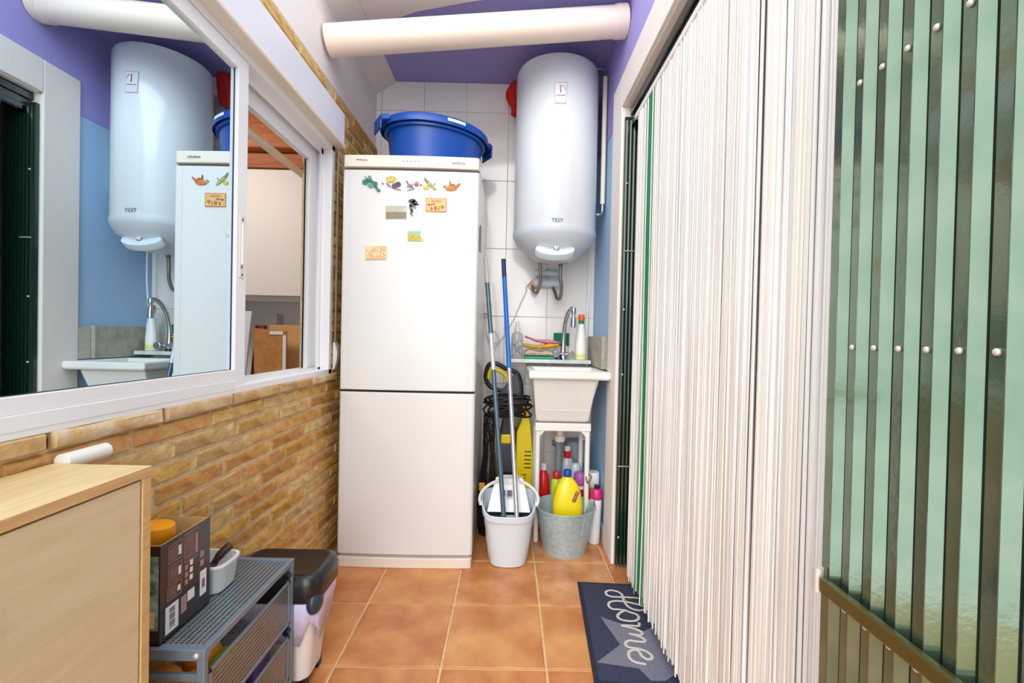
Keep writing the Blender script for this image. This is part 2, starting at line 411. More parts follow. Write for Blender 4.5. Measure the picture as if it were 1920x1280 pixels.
q = MB().prism([(-1.352, .741), (-1.185, .741), (-1.19, 1.03), (-1.367, 1.045)], 'y', 2.425, 2.437); q.build('sheet', CARD, c1)
MB().box(-1.275, -1.205, 2.421, 2.424, 1.012, 1.03).build('tape', WHITE, c1); MB().box(-1.205, -1.188, 2.421, 2.424, .741, 1.01).build('tape', WHITE, c1)
leaning('cardboard_sheet', -1.31, -1.13, 2.50, 2.52, 1.065, .015, CARD2, 'taller tan cardboard sheet behind the taped brown one', 'cardboard', -.02)
leaning('cardboard_sheet', -1.14, -1.06, 2.54, 2.56, 1.045, .015, CARD, 'narrow cardboard sheet at the right, behind the tan one', 'cardboard', -.02)
tag(MB().box(-1.40, -1.33, 2.60, 2.68, .741, 1.13).build('grey_carton', mat('grey_card', (140, 128, 124), .8), origin=(-1.365, 2.64, .741)), 'grey carton behind the dark red board by the inner wall', 'carton')
tag(MB().tube([(-1.03, .3, 1.80), (-1.03, 1.5, 1.80), (-1.03, 2.35, 1.80)], .017, 12).build('curtain_rod', CREAM, origin=(-1.03, 1.3, 1.80), smooth=40), 'cream curtain rod just inside the window opening', 'rod')

# ------------------------------------------------------------------ ceiling pipe
pp = thing('ceiling_pipe', 'thick cream plastic pipe crossing under the lilac ceiling', 'pipe', (-.15, 2.0, 2.36))
MB().tube([(-.805, 1.965, 2.279), (.472, 2.03, 2.440)], .0635, 32).build('pipe', PVC, pp, smooth=40)
MB().tube([(.440, 2.0285, 2.4360), (.486, 2.031, 2.4418)], .068, 32).build('socket', PVC, pp, smooth=40)

# ------------------------------------------------------------------ refrigerator
FX0, FX1, FY0, FY1 = -.742, -.145, 1.992, 2.62
fg = thing('refrigerator', 'tall white two-door refrigerator with magnets, standing against the brick wall', 'refrigerator', (-.445, 2.3, 0))
MB().box(FX0+.004, FX1-.004, 2.052, FY1, .03, 1.795).build('cabinet', FRIDGE, fg, bevel=.006)
def door_prof(x0, x1, yf, yb, bulge=.006, r=.014):
    p = [(x0, yb), (x0, yf+r)]
    for i in range(1, 5): a = math.pi/2*i/4; p.append((x0+r-r*math.cos(a), yf+r-r*math.sin(a)))
    for i in range(1, 12):
        t = i/12; p.append((x0+r+(x1-x0-2*r)*t, yf - bulge*(1-(2*t-1)**2)))
    for i in range(0, 5): a = math.pi/2*i/4; p.append((x1-r+r*math.sin(a), yf+r-r*math.cos(a)))
    return p + [(x1, yf+r), (x1, yb)]
dp = door_prof(FX0, FX1, FY0, 2.046)
MB().prism(dp, 'z', .058, .772).build('lower_door', FRIDGE, fg, smooth=35, bevel=.004)
ud = MB().prism(dp, 'z', .782, 1.742).build('upper_door', FRIDGE, fg, smooth=35, bevel=.004)
for d, z0, z1 in (('u', .79, 1.735), ('l', .066, .764)):
    for x in (FX0+.036, FX1-.036):
        MB().box(x-.0012, x+.0012, FY0-.0025, FY0, z0, z1).build('door_bead', FRIDGE, fg)
MB().prism(door_prof(FX0+.002, FX1-.002, FY0-.002, 2.06, .008), 'z', 1.754, 1.806).build('top_panel', CREAM, fg, smooth=35, bevel=.004)
MB().prism(door_prof(FX0+.002, FX1-.002, FY0+.012, 2.05, .004), 'z', 1.742, 1.754).build('shadow_gap', mat('taupe_gasket', (120, 106, 96), .8), fg)
MB().box(FX0+.006, FX1-.006, 2.0, 2.05, .772, .782).build('door_gasket', DARK, fg)
MB().prism(door_prof(FX0+.003, FX1-.003, FY0-.002, 2.06, .006), 'z', 0, .044).build('plinth', CREAM, fg, smooth=35, bevel=.003)
MB().prism(door_prof(FX0+.006, FX1-.006, FY0+.008, 2.05, .004), 'z', .044, .058).build('plinth_gap', mat('grey_gasket', (170, 166, 160), .8), fg)
MB().box(FX1-.002, FX1+.003, 2.10, 2.14, 1.42, 1.54).build('side_grip', mat('grey_grip', (120, 118, 116), .5), fg, bevel=.002)
GREYT = mat('grey_print', (110, 108, 108), .6)
lettering('SAMSUNG', .0125, (-.235, FY0-.0085, 1.778), (R(90), 0, 0), GREYT, fg)
for i, (xa, wd) in enumerate(((-.680, .004), (-.674, .003), (-.667, .005), (-.660, .004), (-.653, .004), (-.646, .006), (-.637, .004))): MB().box(xa, xa+wd, FY0-.0085, FY0-.002, 1.7835-.0004*i, 1.7865-.0004*i).build('small_print', GREYT, fg)
for i in range(5):
    MB().tube([(-.476+i*.0165, FY0-.0112, 1.781), (-.476+i*.0165, FY0-.008, 1.781)], .0024, 8).build('indicator', GREYT, fg)

# stickers and magnets on the upper door
FS = FY0-.0062
def blob(parent, x, z, rx, rz, rgb, rot=0, name='printed_fruit', d=0):
    m = mat('print_%d_%d_%d' % rgb, rgb, .5, rgb2=tuple(int(v*.72) for v in rgb), scale=90)
    q = MB(); n = 12; c, s_ = math.cos(R(rot)), math.sin(R(rot))
    pts = []
    for i in range(n):
        a = 2*math.pi*i/n; u, v = rx*math.cos(a), rz*math.sin(a); pts.append((x+u*c-v*s_, z+u*s_+v*c))
    q.prism(pts, 'y', FS-.0016-d, FS+.001)
    q.build(name, m, parent)
def sticker(name, label, cx, cz, blobs):
    t = thing(name, label, 'sticker', (cx, FS, cz), 'food stickers on the refrigerator door')
    for i, (x, z, rx, rz, rgb, rot) in enumerate(blobs): blob(t, x, z, rx, rz, rgb, rot, d=.0002*i)
G1, G2, DG = (70, 146, 138), (110, 170, 160), (48, 116, 106)
sticker('fruit_sticker', 'green grape bunch sticker, leftmost of the food row on the refrigerator', -.612, 1.68, [(-.641, 1.688, .014, .012, G1, 0), (-.625, 1.692, .014, .014, DG, 0), (-.622, 1.707, .008, .009, G2, 0), (-.612, 1.684, .015, .011, DG, -30), (-.618, 1.674, .015, .010, G2, -20), (-.598, 1.681, .011, .010, G1, 0), (-.595, 1.668, .013, .006, DG, -45), (-.584, 1.654, .010, .007, G1, -20), (-.638, 1.706, .008, .0015, (120, 80, 70), -50)])
sticker('fruit_sticker', 'yellow melon and dark plums sticker, second of the food row', -.51, 1.68, [(-.529, 1.701, .022, .015, (226, 202, 80), 5), (-.529, 1.701, .017, .010, (236, 216, 110), 5), (-.513, 1.672, .013, .013, (104, 92, 100), 0), (-.498, 1.680, .013, .012, (96, 84, 96), 0), (-.539, 1.676, .014, .004, (200, 110, 96), -40), (-.565, 1.683, .004, .003, (206, 90, 84), 0), (-.498, 1.659, .014, .0022, (206, 130, 116), -15)])
sticker('fruit_sticker', 'pink shallots and red cherry sticker in the middle of the food row', -.44, 1.675, [(-.447, 1.675, .016, .008, (196, 150, 166), 20), (-.440, 1.670, .018, .004, (120, 116, 150), -40), (-.458, 1.690, .010, .003, (110, 110, 140), -60), (-.446, 1.658, .015, .0022, (150, 150, 190), 15), (-.418, 1.683, .010, .010, (206, 84, 96), 0), (-.419, 1.684, .005, .005, (226, 130, 130), 0), (-.399, 1.680, .006, .003, (110, 140, 110), 30)])
sticker('fruit_sticker', 'green cob and yellow pepper sticker, fourth of the food row', -.36, 1.68, [(-.358, 1.682, .036, .008, (158, 166, 104), -42), (-.352, 1.678, .026, .005, (190, 190, 130), -42), (-.375, 1.670, .013, .010, (234, 200, 72), 0), (-.377, 1.704, .012, .003, (110, 136, 84), -55), (-.340, 1.686, .005, .002, (120, 140, 90), 60)])
sticker('fruit_sticker', 'orange gourd sticker, rightmost of the food row', -.265, 1.677, [(-.268, 1.668, .026, .010, (218, 122, 40), 0), (-.267, 1.676, .020, .009, (232, 142, 56), 10), (-.240, 1.680, .018, .005, (206, 116, 50), 45), (-.272, 1.690, .003, .012, (150, 110, 70), 5), (-.296, 1.676, .008, .003, (130, 140, 90), 40), (-.262, 1.684, .012, .004, (190, 90, 30), 0)])
def picture_mat(name, cols, scale, stretch=(1, 1, 1)):
    m = bpy.data.materials.new(name); m.use_nodes = True; nt = m.node_tree; b = nt.nodes['Principled BSDF']; b.inputs['Roughness'].default_value = .35
    tc = nt.nodes.new('ShaderNodeTexCoord'); mp = nt.nodes.new('ShaderNodeMapping'); mp.inputs['Scale'].default_value = stretch
    n = nt.nodes.new('ShaderNodeTexNoise'); n.inputs['Scale'].default_value = scale; n.inputs['Detail'].default_value = 6; n.inputs['Distortion'].default_value = .6
    cr = nt.nodes.new('ShaderNodeValToRGB'); e = cr.color_ramp.elements
    while len(e) < len(cols): e.new(.5)
    for i, c in enumerate(cols): e[i].position = .3+.4*i/(len(cols)-1); e[i].color = (*lin(c), 1)
    for a_, b_ in ((tc.outputs['Object'], mp.inputs[0]), (mp.outputs[0], n.inputs['Vector']), (n.outputs['Fac'], cr.inputs[0]), (cr.outputs[0], b.inputs['Base Color'])): nt.links.new(a_, b_)
    return m
def magnet(label, x0, x1, z0, z1, rgb, bands, tilt=0):
    t = thing('fridge_magnet', label, 'magnet', ((x0+x1)/2, FS, (z0+z1)/2), 'picture magnets on the refrigerator door')
    M = Matrix.Translation(((x0+x1)/2, FS, (z0+z1)/2)) @ Matrix.Rotation(R(tilt), 4, 'Y'); hx, hz = (x1-x0)/2, (z1-z0)/2
    MB().box(-hx, hx, -.0022, .002, -hz, hz, M).build('card', mat('card_%d_%d_%d' % rgb, rgb, .4), t)
    for i, (u0, u1, v0, v1, m) in enumerate(bands):
        MB().box(-hx+2*hx*u0, -hx+2*hx*u1, -.0026-.0002*i, -.002, -hz+2*hz*v0, -hz+2*hz*v1, M).build('picture_area', m, t)
SKY = picture_mat('hazy_sky_print', [(196, 196, 176), (176, 176, 156), (210, 206, 190)], 40)
TOWN = picture_mat('town_print', [(90, 88, 80), (150, 136, 104), (110, 110, 84), (190, 176, 140)], 120, (1, 1, 2.2))
YEL = picture_mat('yellow_field_print', [(214, 180, 30), (160, 140, 30), (226, 200, 70), (110, 110, 40)], 140)
GRN = picture_mat('pale_green_print', [(168, 196, 180), (140, 186, 150), (200, 214, 206)], 60)
PNK = picture_mat('peach_print', [(236, 214, 160), (222, 150, 110), (240, 222, 180), (176, 130, 100)], 70)
ORG = picture_mat('amber_print', [(238, 206, 150), (226, 160, 80), (240, 214, 166)], 110)
magnet('grey landscape magnet with hazy town, left of the small dark figure', -.550, -.459, 1.531, 1.587, (186, 180, 158), [(.02, .98, .42, .97, SKY), (.02, .98, .03, .52, TOWN)], -1)
magnet('small yellow field magnet with green top at the door middle', -.452, -.384, 1.435, 1.480, (190, 196, 150), [(.02, .86, .02, .98, GRN), (.03, .84, .06, .62, YEL), (.86, .98, .3, .96, WHITE)])
magnet('peach coloured magnet, lowest and leftmost on the refrigerator door', -.635, -.543, 1.353, 1.411, (232, 206, 156), [(.02, .98, .03, .97, PNK)], -1)
t = thing('fridge_magnet', 'cream and orange framed magnet with orange lettering, upper right', 'magnet', (-.331, FS, 1.594), 'picture magnets on the refrigerator door')
OR_ = mat('orange_print', (206, 122, 60), .5)
MB().box(-.376, -.286, FS-.0022, FS+.001, 1.565, 1.624).build('card', OR_, t)
MB().box(-.373, -.289, FS-.0026, FS-.002, 1.568, 1.621).build('picture_area', ORG, t)
MB().tube(smooth_path([(-.352+.0055*i, FS-.003, 1.6095+(.0045 if i % 2 else -.0035)*(1.4 if i in (1, 5) else 1)) for i in range(9)]), .0013, 5).build('script_line', OR_, t)
BRN = mat('brown_print', (120, 74, 50), .6)
for x, z, rx, rz in ((-.362, 1.595, .006, .004), (-.350, 1.596, .005, .003), (-.340, 1.598, .006, .003), (-.303, 1.586, .008, .009), (-.333, 1.58, .008, .010), (-.350, 1.578, .005, .008), (-.318, 1.58, .003, .010)):
    blob(t, x, z, rx, rz, (196, 120, 60) if rz > .005 else (120, 74, 50), d=.0012, name='printed_shape')
t = thing('fridge_magnet', 'small dark figure-shaped magnet between the landscape and orange cards', 'magnet', (-.43, FS, 1.58), 'picture magnets on the refrigerator door')
for x, z, rx, rz, rgb, rot in ((-.436, 1.610, .016, .009, (66, 64, 62), 10), (-.424, 1.603, .013, .010, (90, 84, 84), -20), (-.434, 1.592, .015, .009, (110, 94, 96), 0), (-.440, 1.578, .008, .014, (130, 116, 118), 15), (-.437, 1.561, .006, .012, (120, 104, 106), -20), (-.416, 1.595, .012, .004, (84, 82, 78), 0), (-.434, 1.547, .006, .003, (150, 170, 160), 0), (-.422, 1.580, .007, .003, (150, 150, 140), 20)):
    blob(t, x, z, rx, rz, rgb, rot, name='figure_shape')

# ------------------------------------------------------------------ blue basin on the refrigerator
BLU = mat('blue_polythene', (0, 70, 160), .36, var=.08, scale=6, sub=1)
bs = thing('wash_basin', 'large blue plastic wash tub with side grips on top of the refrigerator', 'tub', (-.375, 2.275, 1.807))
MT = Matrix.Translation((-.385, 2.28, 1.807)) @ Matrix.Rotation(R(33), 4, 'Z')
def oval(mb, prof, seg=48, sx=1, sy=.78, cap=(True, False)):
    rs = []
    for r, z in prof: rs.append([MT @ Vector((r*sx*math.cos(2*math.pi*j/seg), r*sy*math.sin(2*math.pi*j/seg), z)) for j in range(seg)])
    return mb.rings(rs, cap)
oval(MB(), [(.205, .001), (.218, .004), (.246, .225), (.239, .225), (.212, .010)], cap=(True, True)).build('tub', BLU, bs, smooth=40)
oval(MB(), [(.246, .226), (.266, .224), (.272, .218), (.275, .188), (.271, .186), (.266, .212), (.247, .216)], cap=(False, False)).build('rim', BLU, bs, smooth=50)
oval(MB(), [(.244, .186), (.257, .186), (.256, .174), (.242, .174)], cap=(False, False)).build('under_rim', BLU, bs, smooth=50)
for sgn in (-1, 1):
    q = MB()
    for zz, w_ in ((.215, .05), (.19, .05)):
        pass
    pts = [(sgn*.262, -.075), (sgn*.296, -.052), (sgn*.296, .052), (sgn*.262, .075)]
    q.rings([[MT @ Vector((x, y, z)) for x, y in pts] for z in (.198, .224)])
    q.build('grip', BLU, bs, bevel=.004)
    q = MB(); pts = [(sgn*.289, -.05), (sgn*.297, -.05), (sgn*.297, .05), (sgn*.289, .05)]
    q.rings([[MT @ Vector((x, y, z)) for x, y in pts] for z in (.160, .2)]); q.build('grip_lip', BLU, bs, bevel=.003)
lab = MB(); a0 = R(270); rr = []
for k_ in range(7):
    a = R(262-k_*-3.2); rr.append([MT @ Vector(((.2765)*math.cos(a), .2765*.78*math.sin(a), z)) for z in (.200, .214)])
lab.rings(rr, closed=False).build('sticker', mat('pale_sticker', (190, 214, 232), .5, rgb2=(226, 226, 226), scale=120), bs)

# ------------------------------------------------------------------ water heater
HX, HY, HR = .228, 2.425, .2165
HW = mat('heater_enamel', (222, 228, 234), .2, coat=.3)
HP = mat('heater_grey_plastic', (206, 214, 222), .35)
ht = thing('water_heater', 'white cylindrical electric water heater hung on the tiled wall', 'water heater', (HX, HY, 1.42))
MB().lathe([(HR-.004, 1.578), (HR, 1.584), (HR, 2.395), (HR-.006, 2.412), (HR-.03, 2.425), (.10, 2.436), (.02, 2.438)], (HX, HY, 0), 64).build('tank', HW, ht, smooth=40)
MB().lathe([(.07, 1.432), (.10, 1.438), (.195, 1.508), (HR-.003, 1.545), (HR+.003, 1.556), (HR+.003, 1.580), (HR-.006, 1.582)], (HX, HY, 0), 64).build('bottom_cover', HP, ht, smooth=50)
MB().box(HX-.13, HX+.13, HY+.19, YB-.006, 2.18, 2.23).build('bracket', STEEL, ht)
# control panel: lens-shaped plate on the cone facing the corridor
Mp = Matrix.Translation((HX-.008, HY-.150, 1.468)) @ Matrix.Rotation(R(52), 4, 'X')
q = MB(); n = 28; lens = []
for i in range(n):
    t_ = 2*math.pi*i/n; lens.append((.100*math.cos(t_), .046*math.sin(t_)))
q.rings([[Mp @ Vector((x*.97, y*.95, z)) for x, y in lens] if z > .003 else [Mp @ Vector((x, y, z)) for x, y in lens] for z in (-.03, .002, .007)])
pn = q.build('control_panel', mat('panel_white', (216, 224, 232), .2), ht, smooth=40)
Mk = Mp @ Matrix.Translation((.006, 0, .006))
q = MB(); q.lathe([(.0155, 0), (.0155, .004), (.013, .005)], (0, 0, 0), 24, Mk); q.build('dial_ring', mat('dial_grey', (140, 144, 150), .3, .6), pn, smooth=40)
q = MB(); q.lathe([(.0115, .004), (.0110, .014), (.009, .016)], (0, 0, 0), 24, Mk); q.build('dial', WHITE, pn, smooth=40)
MB().box(-.0012, .0012, -.009, .004, .016, .0168, Mk).build('pointer', BLACKP, pn)
MB().box(-.044, -.018, -.0006, .0006, .001, .0016, Mk).box(.018, .04, -.0006, .0006, .001, .0016, Mk).build('scale_line', GREYT, pn)
# gauge near the top
gg = MB(); gx, gz = HX-.004, 2.215
def on_tank(x, z, d=0):
    s_ = (x-HX)/HR; return (HX+(HR+d)*s_, HY-(HR+d)*math.sqrt(max(0, 1-s_*s_)), z)
def patch(x0, x1, x2, x3, z0, z1, d, n=6):
    """patch curved to the tank: x0..x1 at the bottom, x2..x3 at the top"""
    q = MB(); rs = []
    for i in range(n+1):
        t_ = i/n; xa, xb = x0+(x1-x0)*t_, x2+(x3-x2)*t_
        rs.append([on_tank(xa, z0, d), on_tank(xb, z1, d), on_tank(xb, z1, -.002), on_tank(xa, z0, -.002)])
    return q.rings(rs)
gauge = patch(gx-.028, gx+.028, gx-.034, gx+.034, 2.162, 2.266, .0022).build('gauge', mat('gauge_grey', (186, 188, 196), .4), ht)
patch(gx-.025, gx+.025, gx-.030, gx+.030, 2.166, 2.260, .0032).build('gauge_face', mat('gauge_face', (226, 222, 228), .3), gauge)
q = MB(); q.add([on_tank(gx-.002, 2.214, .004), on_tank(gx+.002, 2.214, .004), on_tank(gx-.0015, 2.25, .004), on_tank(gx-.0045, 2.25, .004)], [(0, 1, 2, 3)]); q.build('needle', BLACKP, gauge, solid=.0006)
q = MB(); ar = []
for i in range(9):
    a = R(100-i*11); u = (gx+.026*math.cos(a), 2.222+.028*math.sin(a)); ar.append([on_tank(u[0], u[1], .0038), on_tank(gx+.0225*math.cos(a), 2.222+.0245*math.sin(a), .0038)])
q.rings(ar, closed=False).build('red_scale', mat('rose_print', (200, 120, 136), .5), gauge)
patch(gx-.022, gx+.022, gx-.022, gx+.022, 2.199, 2.2025, .0036).build('print_line', GREYT, gauge)
lettering('TESY', .027, (HX-.006, HY-HR-.0012, 1.598), (R(90), 0, 0), GREYT, ht)
# overflow conduit beside the heater
op = thing('insulated_pipe', 'white sleeved pipe with metal elbows running up right of the heater', 'pipe', (.474, 2.52, 1.68))
MB().tube([(.479, 2.41, 1.74), (.479, 2.41, 2.41)], .0125, 14).build('sleeve', CREAM, op, smooth=40)
MB().tube(smooth_path([(.479, 2.41, 1.75), (.479, 2.41, 1.71), (.474, 2.405, 1.69), (.462, 2.40, 1.682), (.446, 2.40, 1.680)]), .0095, 12).build('elbow', STEEL, op, smooth=40)
MB().tube(smooth_path([(.479, 2.41, 2.40), (.478, 2.415, 2.435), (.466, 2.42, 2.455), (.44, 2.43, 2.462), (.40, 2.44, 2.455), (.36, 2.45, 2.43)]), .0085, 12).build('bent_tube', STEEL, op, smooth=40)
tag(MB().tube([(.440, 2.62, .92), (.452, 2.60, 1.3), (.452, 2.60, 1.70)], .004, 8).build('thin_cable', WHITE, origin=(.45, 2.61, .92)), 'thin white cable dropping from the heater to the worktop', 'cable')
# hoses under the heater
BRASS = mat('brass', (168, 120, 84), .35, .9)
BRAID = mat('braided_steel', (168, 160, 150), .35, .85, var=.4, scale=400)
h1 = thing('braided_hose', 'left looped steel hose under the heater', 'hose', (.16, 2.55, 1.27))
MB().tube(smooth_path([(.163, 2.53, 1.47), (.166, 2.54, 1.40), (.168, 2.56, 1.34), (.155, 2.58, 1.285), (.135, 2.62, 1.29), (.13, 2.66, 1.325), (.13, 2.69, 1.33)]), .0095, 10).build('hose', BRAID, h1, smooth=60)
MB().tube([(.163, 2.53, 1.455), (.163, 2.53, 1.485)], .015, 6).build('nut', mat('dark_brass', (110, 96, 70), .4, .8), h1)
MB().lathe([(.024, 0), (.022, .008)], (0, 0, 0), 16, Matrix.Translation((.13, 2.69, 1.33)) @ Matrix.Rotation(R(90), 4, 'X')).build('rosette', BRASS, h1)
h2 = thing('braided_hose', 'right looped steel hose with brass valve under the heater', 'hose', (.28, 2.55, 1.25))
MB().tube(smooth_path([(.278, 2.53, 1.44), (.278, 2.535, 1.37), (.288, 2.55, 1.31), (.284, 2.57, 1.255), (.268, 2.59, 1.25), (.258, 2.62, 1.29), (.245, 2.66, 1.33), (.24, 2.69, 1.335)]), .0095, 10).build('hose', BRAID, h2, smooth=60)
MB().tube([(.278, 2.53, 1.425), (.278, 2.53, 1.49)], .012, 10).tube([(.278, 2.53, 1.465), (.305, 2.52, 1.468)], .006, 8).build('valve', BRASS, h2)
MB().box(.302, .312, 2.512, 2.528, 1.44, 1.475).build('lever', BLACKP, h2, bevel=.002)
jb = thing('wall_mixer', 'white wall fitting with rounded bar behind the heater hoses', 'fitting', (.215, 2.66, 1.34))
MB().tube([(.135, 2.655, 1.345), (.285, 2.655, 1.345)], .026, 16).build('lower_bar', HP, jb, smooth=40)
MB().tube([(.145, 2.67, 1.405), (.275, 2.67, 1.405)], .020, 16).build('upper_bar', mat('pale_blue_plastic', (200, 220, 232), .25), jb, smooth=40)
cbx = MB().tube(smooth_path([(.24, 2.55, 1.45), (.19, 2.60, 1.42), (.10, 2.67, 1.33), (.095, 2.68, 1.30), (.06, 2.685, 1.22), (.02, 2.69, 1.12), (-.04, 2.685, 1.02), (-.09, 2.67, .985), (-.12, 2.66, 1.02), (-.09, 2.66, 1.06), (-.06, 2.665, 1.0), (-.10, 2.67, .96), (-.135, 2.685, 1.05), (-.14, 2.685, 1.16)]), .0035, 6)
tag(cbx.build('power_cable', mat('white_cable', (226, 222, 216), .5), origin=(0, 2.68, 1.0), smooth=60), 'white heater cable running down the tiles to the socket', 'cable')
so = thing('wall_socket', 'cream wall socket on the tiles beside the refrigerator', 'socket', (-.14, 2.69, 1.15))
MB().box(-.185, -.105, 2.682, 2.694, 1.14, 1.225).build('plate', CREAM, so, bevel=.004)
MB().tube([(-.14, 2.682, 1.18), (-.14, 2.655, 1.18)], .019, 16).build('plug', CREAM, so, smooth=40)
# red cloth behind the heater
q = MB(); rows = []
for i in range(9):
    t_ = i/8; zz = 2.49-.20*t_
    wd = .012+.055*math.sin(math.pi*min(1, t_*1.1+.12)); xc = .03-.035*t_
    row = []
    for j in range(9):
        u = j/8; row.append((xc-wd+(wd+.05)*u, 2.60+.012*math.sin(u*9+t_*3), zz-.012*math.sin(u*5)*t_))
    rows.append(row)
q.rings(rows, closed=False)
tag(q.build('red_cloth', mat('red_fabric', (206, 24, 28), .8, var=.25, scale=20), origin=(0, 2.6, 2.29), smooth=70, solid=.006), 'red cloth hanging behind the left side of the heater', 'cloth')

# ------------------------------------------------------------------ utility sink
SINK = mat('sink_ceramic', (240, 239, 234), .2, coat=.2)
sk_ = thing('utility_sink', 'white utility sink on plastic legs below the heater', 'sink', (.29, 2.33, 0))
def rect(x0, x1, y0, y1, z): return [(x0, y0, z), (x1, y0, z), (x1, y1, z), (x0, y1, z)]
q = MB()
q.rings([rect(.105, .480, 2.155, 2.515, .829), rect(.098, .487, 2.148, 2.518, .836), rect(.098, .487, 2.148, 2.518, .862), rect(.102, .483, 2.152, 2.516, .868), rect(.128, .46, 2.180, 2.49, .868), rect(.135, .45, 2.19, 2.48, .858), rect(.160, .405, 2.24, 2.45, .66), rect(.2, .38, 2.3, 2.42, .655)], cap=(False, True))
q.build('rim', SINK, sk_, bevel=.005, segs=3)
q = MB(); q.rings([rect(.118, .430, 2.175, 2.505, .829), rect(.122, .426, 2.185, 2.50, .80), rect(.142, .408, 2.262, 2.48, .612), rect(.150, .40, 2.275, 2.47, .606)])
q.build('bowl', SINK, sk_, bevel=.008, segs=3)
SP = mat('stand_plastic', (238, 236, 232), .4)
st = MB().box(.140, .420, 2.262, 2.285, .560, .600).box(.141, .165, 2.2855, 2.49, .565, .599).box(.395, .419, 2.2855, 2.49, .565, .599)
st.prism([(.165, .56), (.19, .56), (.165, .53)], 'y', 2.265, 2.283).prism([(.395, .56), (.37, .56), (.395, .53)], 'y', 2.265, 2.283)
st.build('stand_frame', SP, sk_, bevel=.004)
for x in (.155, .405):
    for y in (2.275, 2.475):
        MB().lathe([(.011, 0), (.0135, .01), (.0125, .03), (.0125, .559)], (x, y, 0), 14).build('leg', SP, sk_, smooth=40)
MB().lathe([(.007, 0), (.007, .004)], (0, 0, 0), 12, Matrix.Translation((.385, 2.262, .525)) @ Matrix.Rotation(R(90), 4, 'X')).build('screw', STEEL, sk_)
dr = thing('drain_pipe', 'cream and grey drain pipe under the sink', 'pipe', (.285, 2.38, 0))
MB().lathe([(.020, .505), (.020, .61)], (.283, 2.42, 0), 18).lathe([(.027, .475), (.029, .48), (.029, .505), (.022, .51)], (.283, 2.42, 0), 18).build('trap', PVC, dr, smooth=40)
MB().lathe([(.018, .0), (.018, .475)], (.278, 2.43, 0), 18).tube([(.278, 2.43, .46), (.258, 2.465, .455)], .018, 14).build('lower_pipe', mat('grey_pvc', (120, 130, 138), .4), dr, smooth=40)
tag(MB().box(.335, .47, 2.56, 2.68, .30, .44).build('grey_box', mat('blue_grey_plastic', (148, 162, 176), .5), origin=(.4, 2.62, .30), bevel=.02), 'blue grey plastic box on the wall under the sink', 'box')
# slab behind the sink
sh = thing('sink_shelf', 'pale stone slab along the wall behind the sink', 'shelf', (.23, 2.61, .884))
MB().box(.008, .460, 2.525, 2.694, .884, .905).build('slab', mat('pale_marble', (224, 226, 224), .15, rgb2=(190, 204, 200), scale=14), sh, bevel=.003)
MB().prism([(2.694, .884), (2.56, .884), (2.66, .76), (2.694, .76)], 'x', .03, .10).build('bracket', WHITE, sh, bevel=.003)
cc = MB().box(XR-.03, XR, 2.30, 2.694, .872, 1.04).build('splash_block', mat('raw_concrete', (186, 178, 164), .95, rgb2=(160, 152, 140), scale=18, bump=.5, bscale=60), origin=(XR-.015, 2.5, .872), bevel=.003)
tag(cc, 'rough grey concrete upstand on the blue wall beside the sink', 'upstand')
tag(MB().box(XR-.012, XR, 2.232, 2.298, .872, 1.028).build('splash_tile', mat('beige_tile_edge', (206, 196, 182), .6, var=.15, scale=40), origin=(XR-.006, 2.265, .872), bevel=.002), 'small beige tile edge beside the concrete upstand', 'tile')
# faucet
fa = thing('faucet', 'chrome gooseneck tap with round handles behind the sink', 'tap', (.31, 2.59, .905))
MB().lathe([(.024, .905), (.022, .93), (.018, .95), (.015, .98), (.013, 1.0)], (.31, 2.59, 0), 18).build('body', CHROME, fa, smooth=50)
MB().tube(smooth_path([(.31, 2.59, .98), (.312, 2.59, 1.04), (.316, 2.575, 1.11), (.328, 2.55, 1.165), (.343, 2.525, 1.19), (.353, 2.505, 1.185)]), .0118, 12).build('spout', CHROME, fa, smooth=60)
MB().lathe([(.012, 1.195), (.014, 1.19), (.013, 1.165), (.008, 1.15), (.012, 1.14), (.0155, 1.13), (.0165, 1.11), (.0165, 1.09), (.013, 1.086)], (.353, 2.505, 0), 18).build('aerator', CHROME, fa, smooth=40)
for x in (.268, .350):
    MB().tube([(x, 2.57, .935), (x, 2.545, .935)], .021, 16).build('handle', CHROME, fa, smooth=40, bevel=.003)
MB().tube([(.268, 2.575, .935), (.35, 2.575, .935)], .011, 10).build('crossbar', CHROME, fa, smooth=40)
# things on the slab
def bottle(name, label, cat, x, y, z, prof, m, capprof=None, capm=None, sy=.7, group=None, extra=None, M=None):
    t = thing(name, label, cat, (x, y, z), group)
    MM = Matrix.Translation((x, y, z)) @ (M or Matrix.Identity(4))
    MB().lathe(prof, (0, 0, 0), 24, MM, 1, sy).build('body', m, t, smooth=50)
    if capprof: MB().lathe(capprof, (0, 0, 0), 20, MM, 1, sy if sy > .9 else 1).build('cap', capm, t, smooth=40)
    for nm, pr, mm in (extra or []): MB().lathe(pr, (0, 0, 0), 24, MM, 1, sy).build(nm, mm, t, smooth=40)
    return t
CLEAR = mat('clear_plastic', (232, 234, 232), .15, trans=.6)
b = bottle('soap_bottle', 'clear square soap bottle with grey label at the slab\'s left end', 'bottle', .046, 2.60, .906, [(.030, 0), (.032, .004), (.032, .125), (.028, .14), (.013, .15), (.012, .17)], CLEAR, [(.015, .150), (.015, .176), (.011, .180), (.010, .21)], mat('clear_cap', (236, 236, 234), .3), .85)
MB().box(.022, .070, 2.5715, 2.5735, .930, 1.01).build('label_panel', mat('grey_label', (112, 112, 118), .5, rgb2=(200, 200, 204), scale=60), b)
WB = mat('white_bottle', (240, 240, 236), .3)
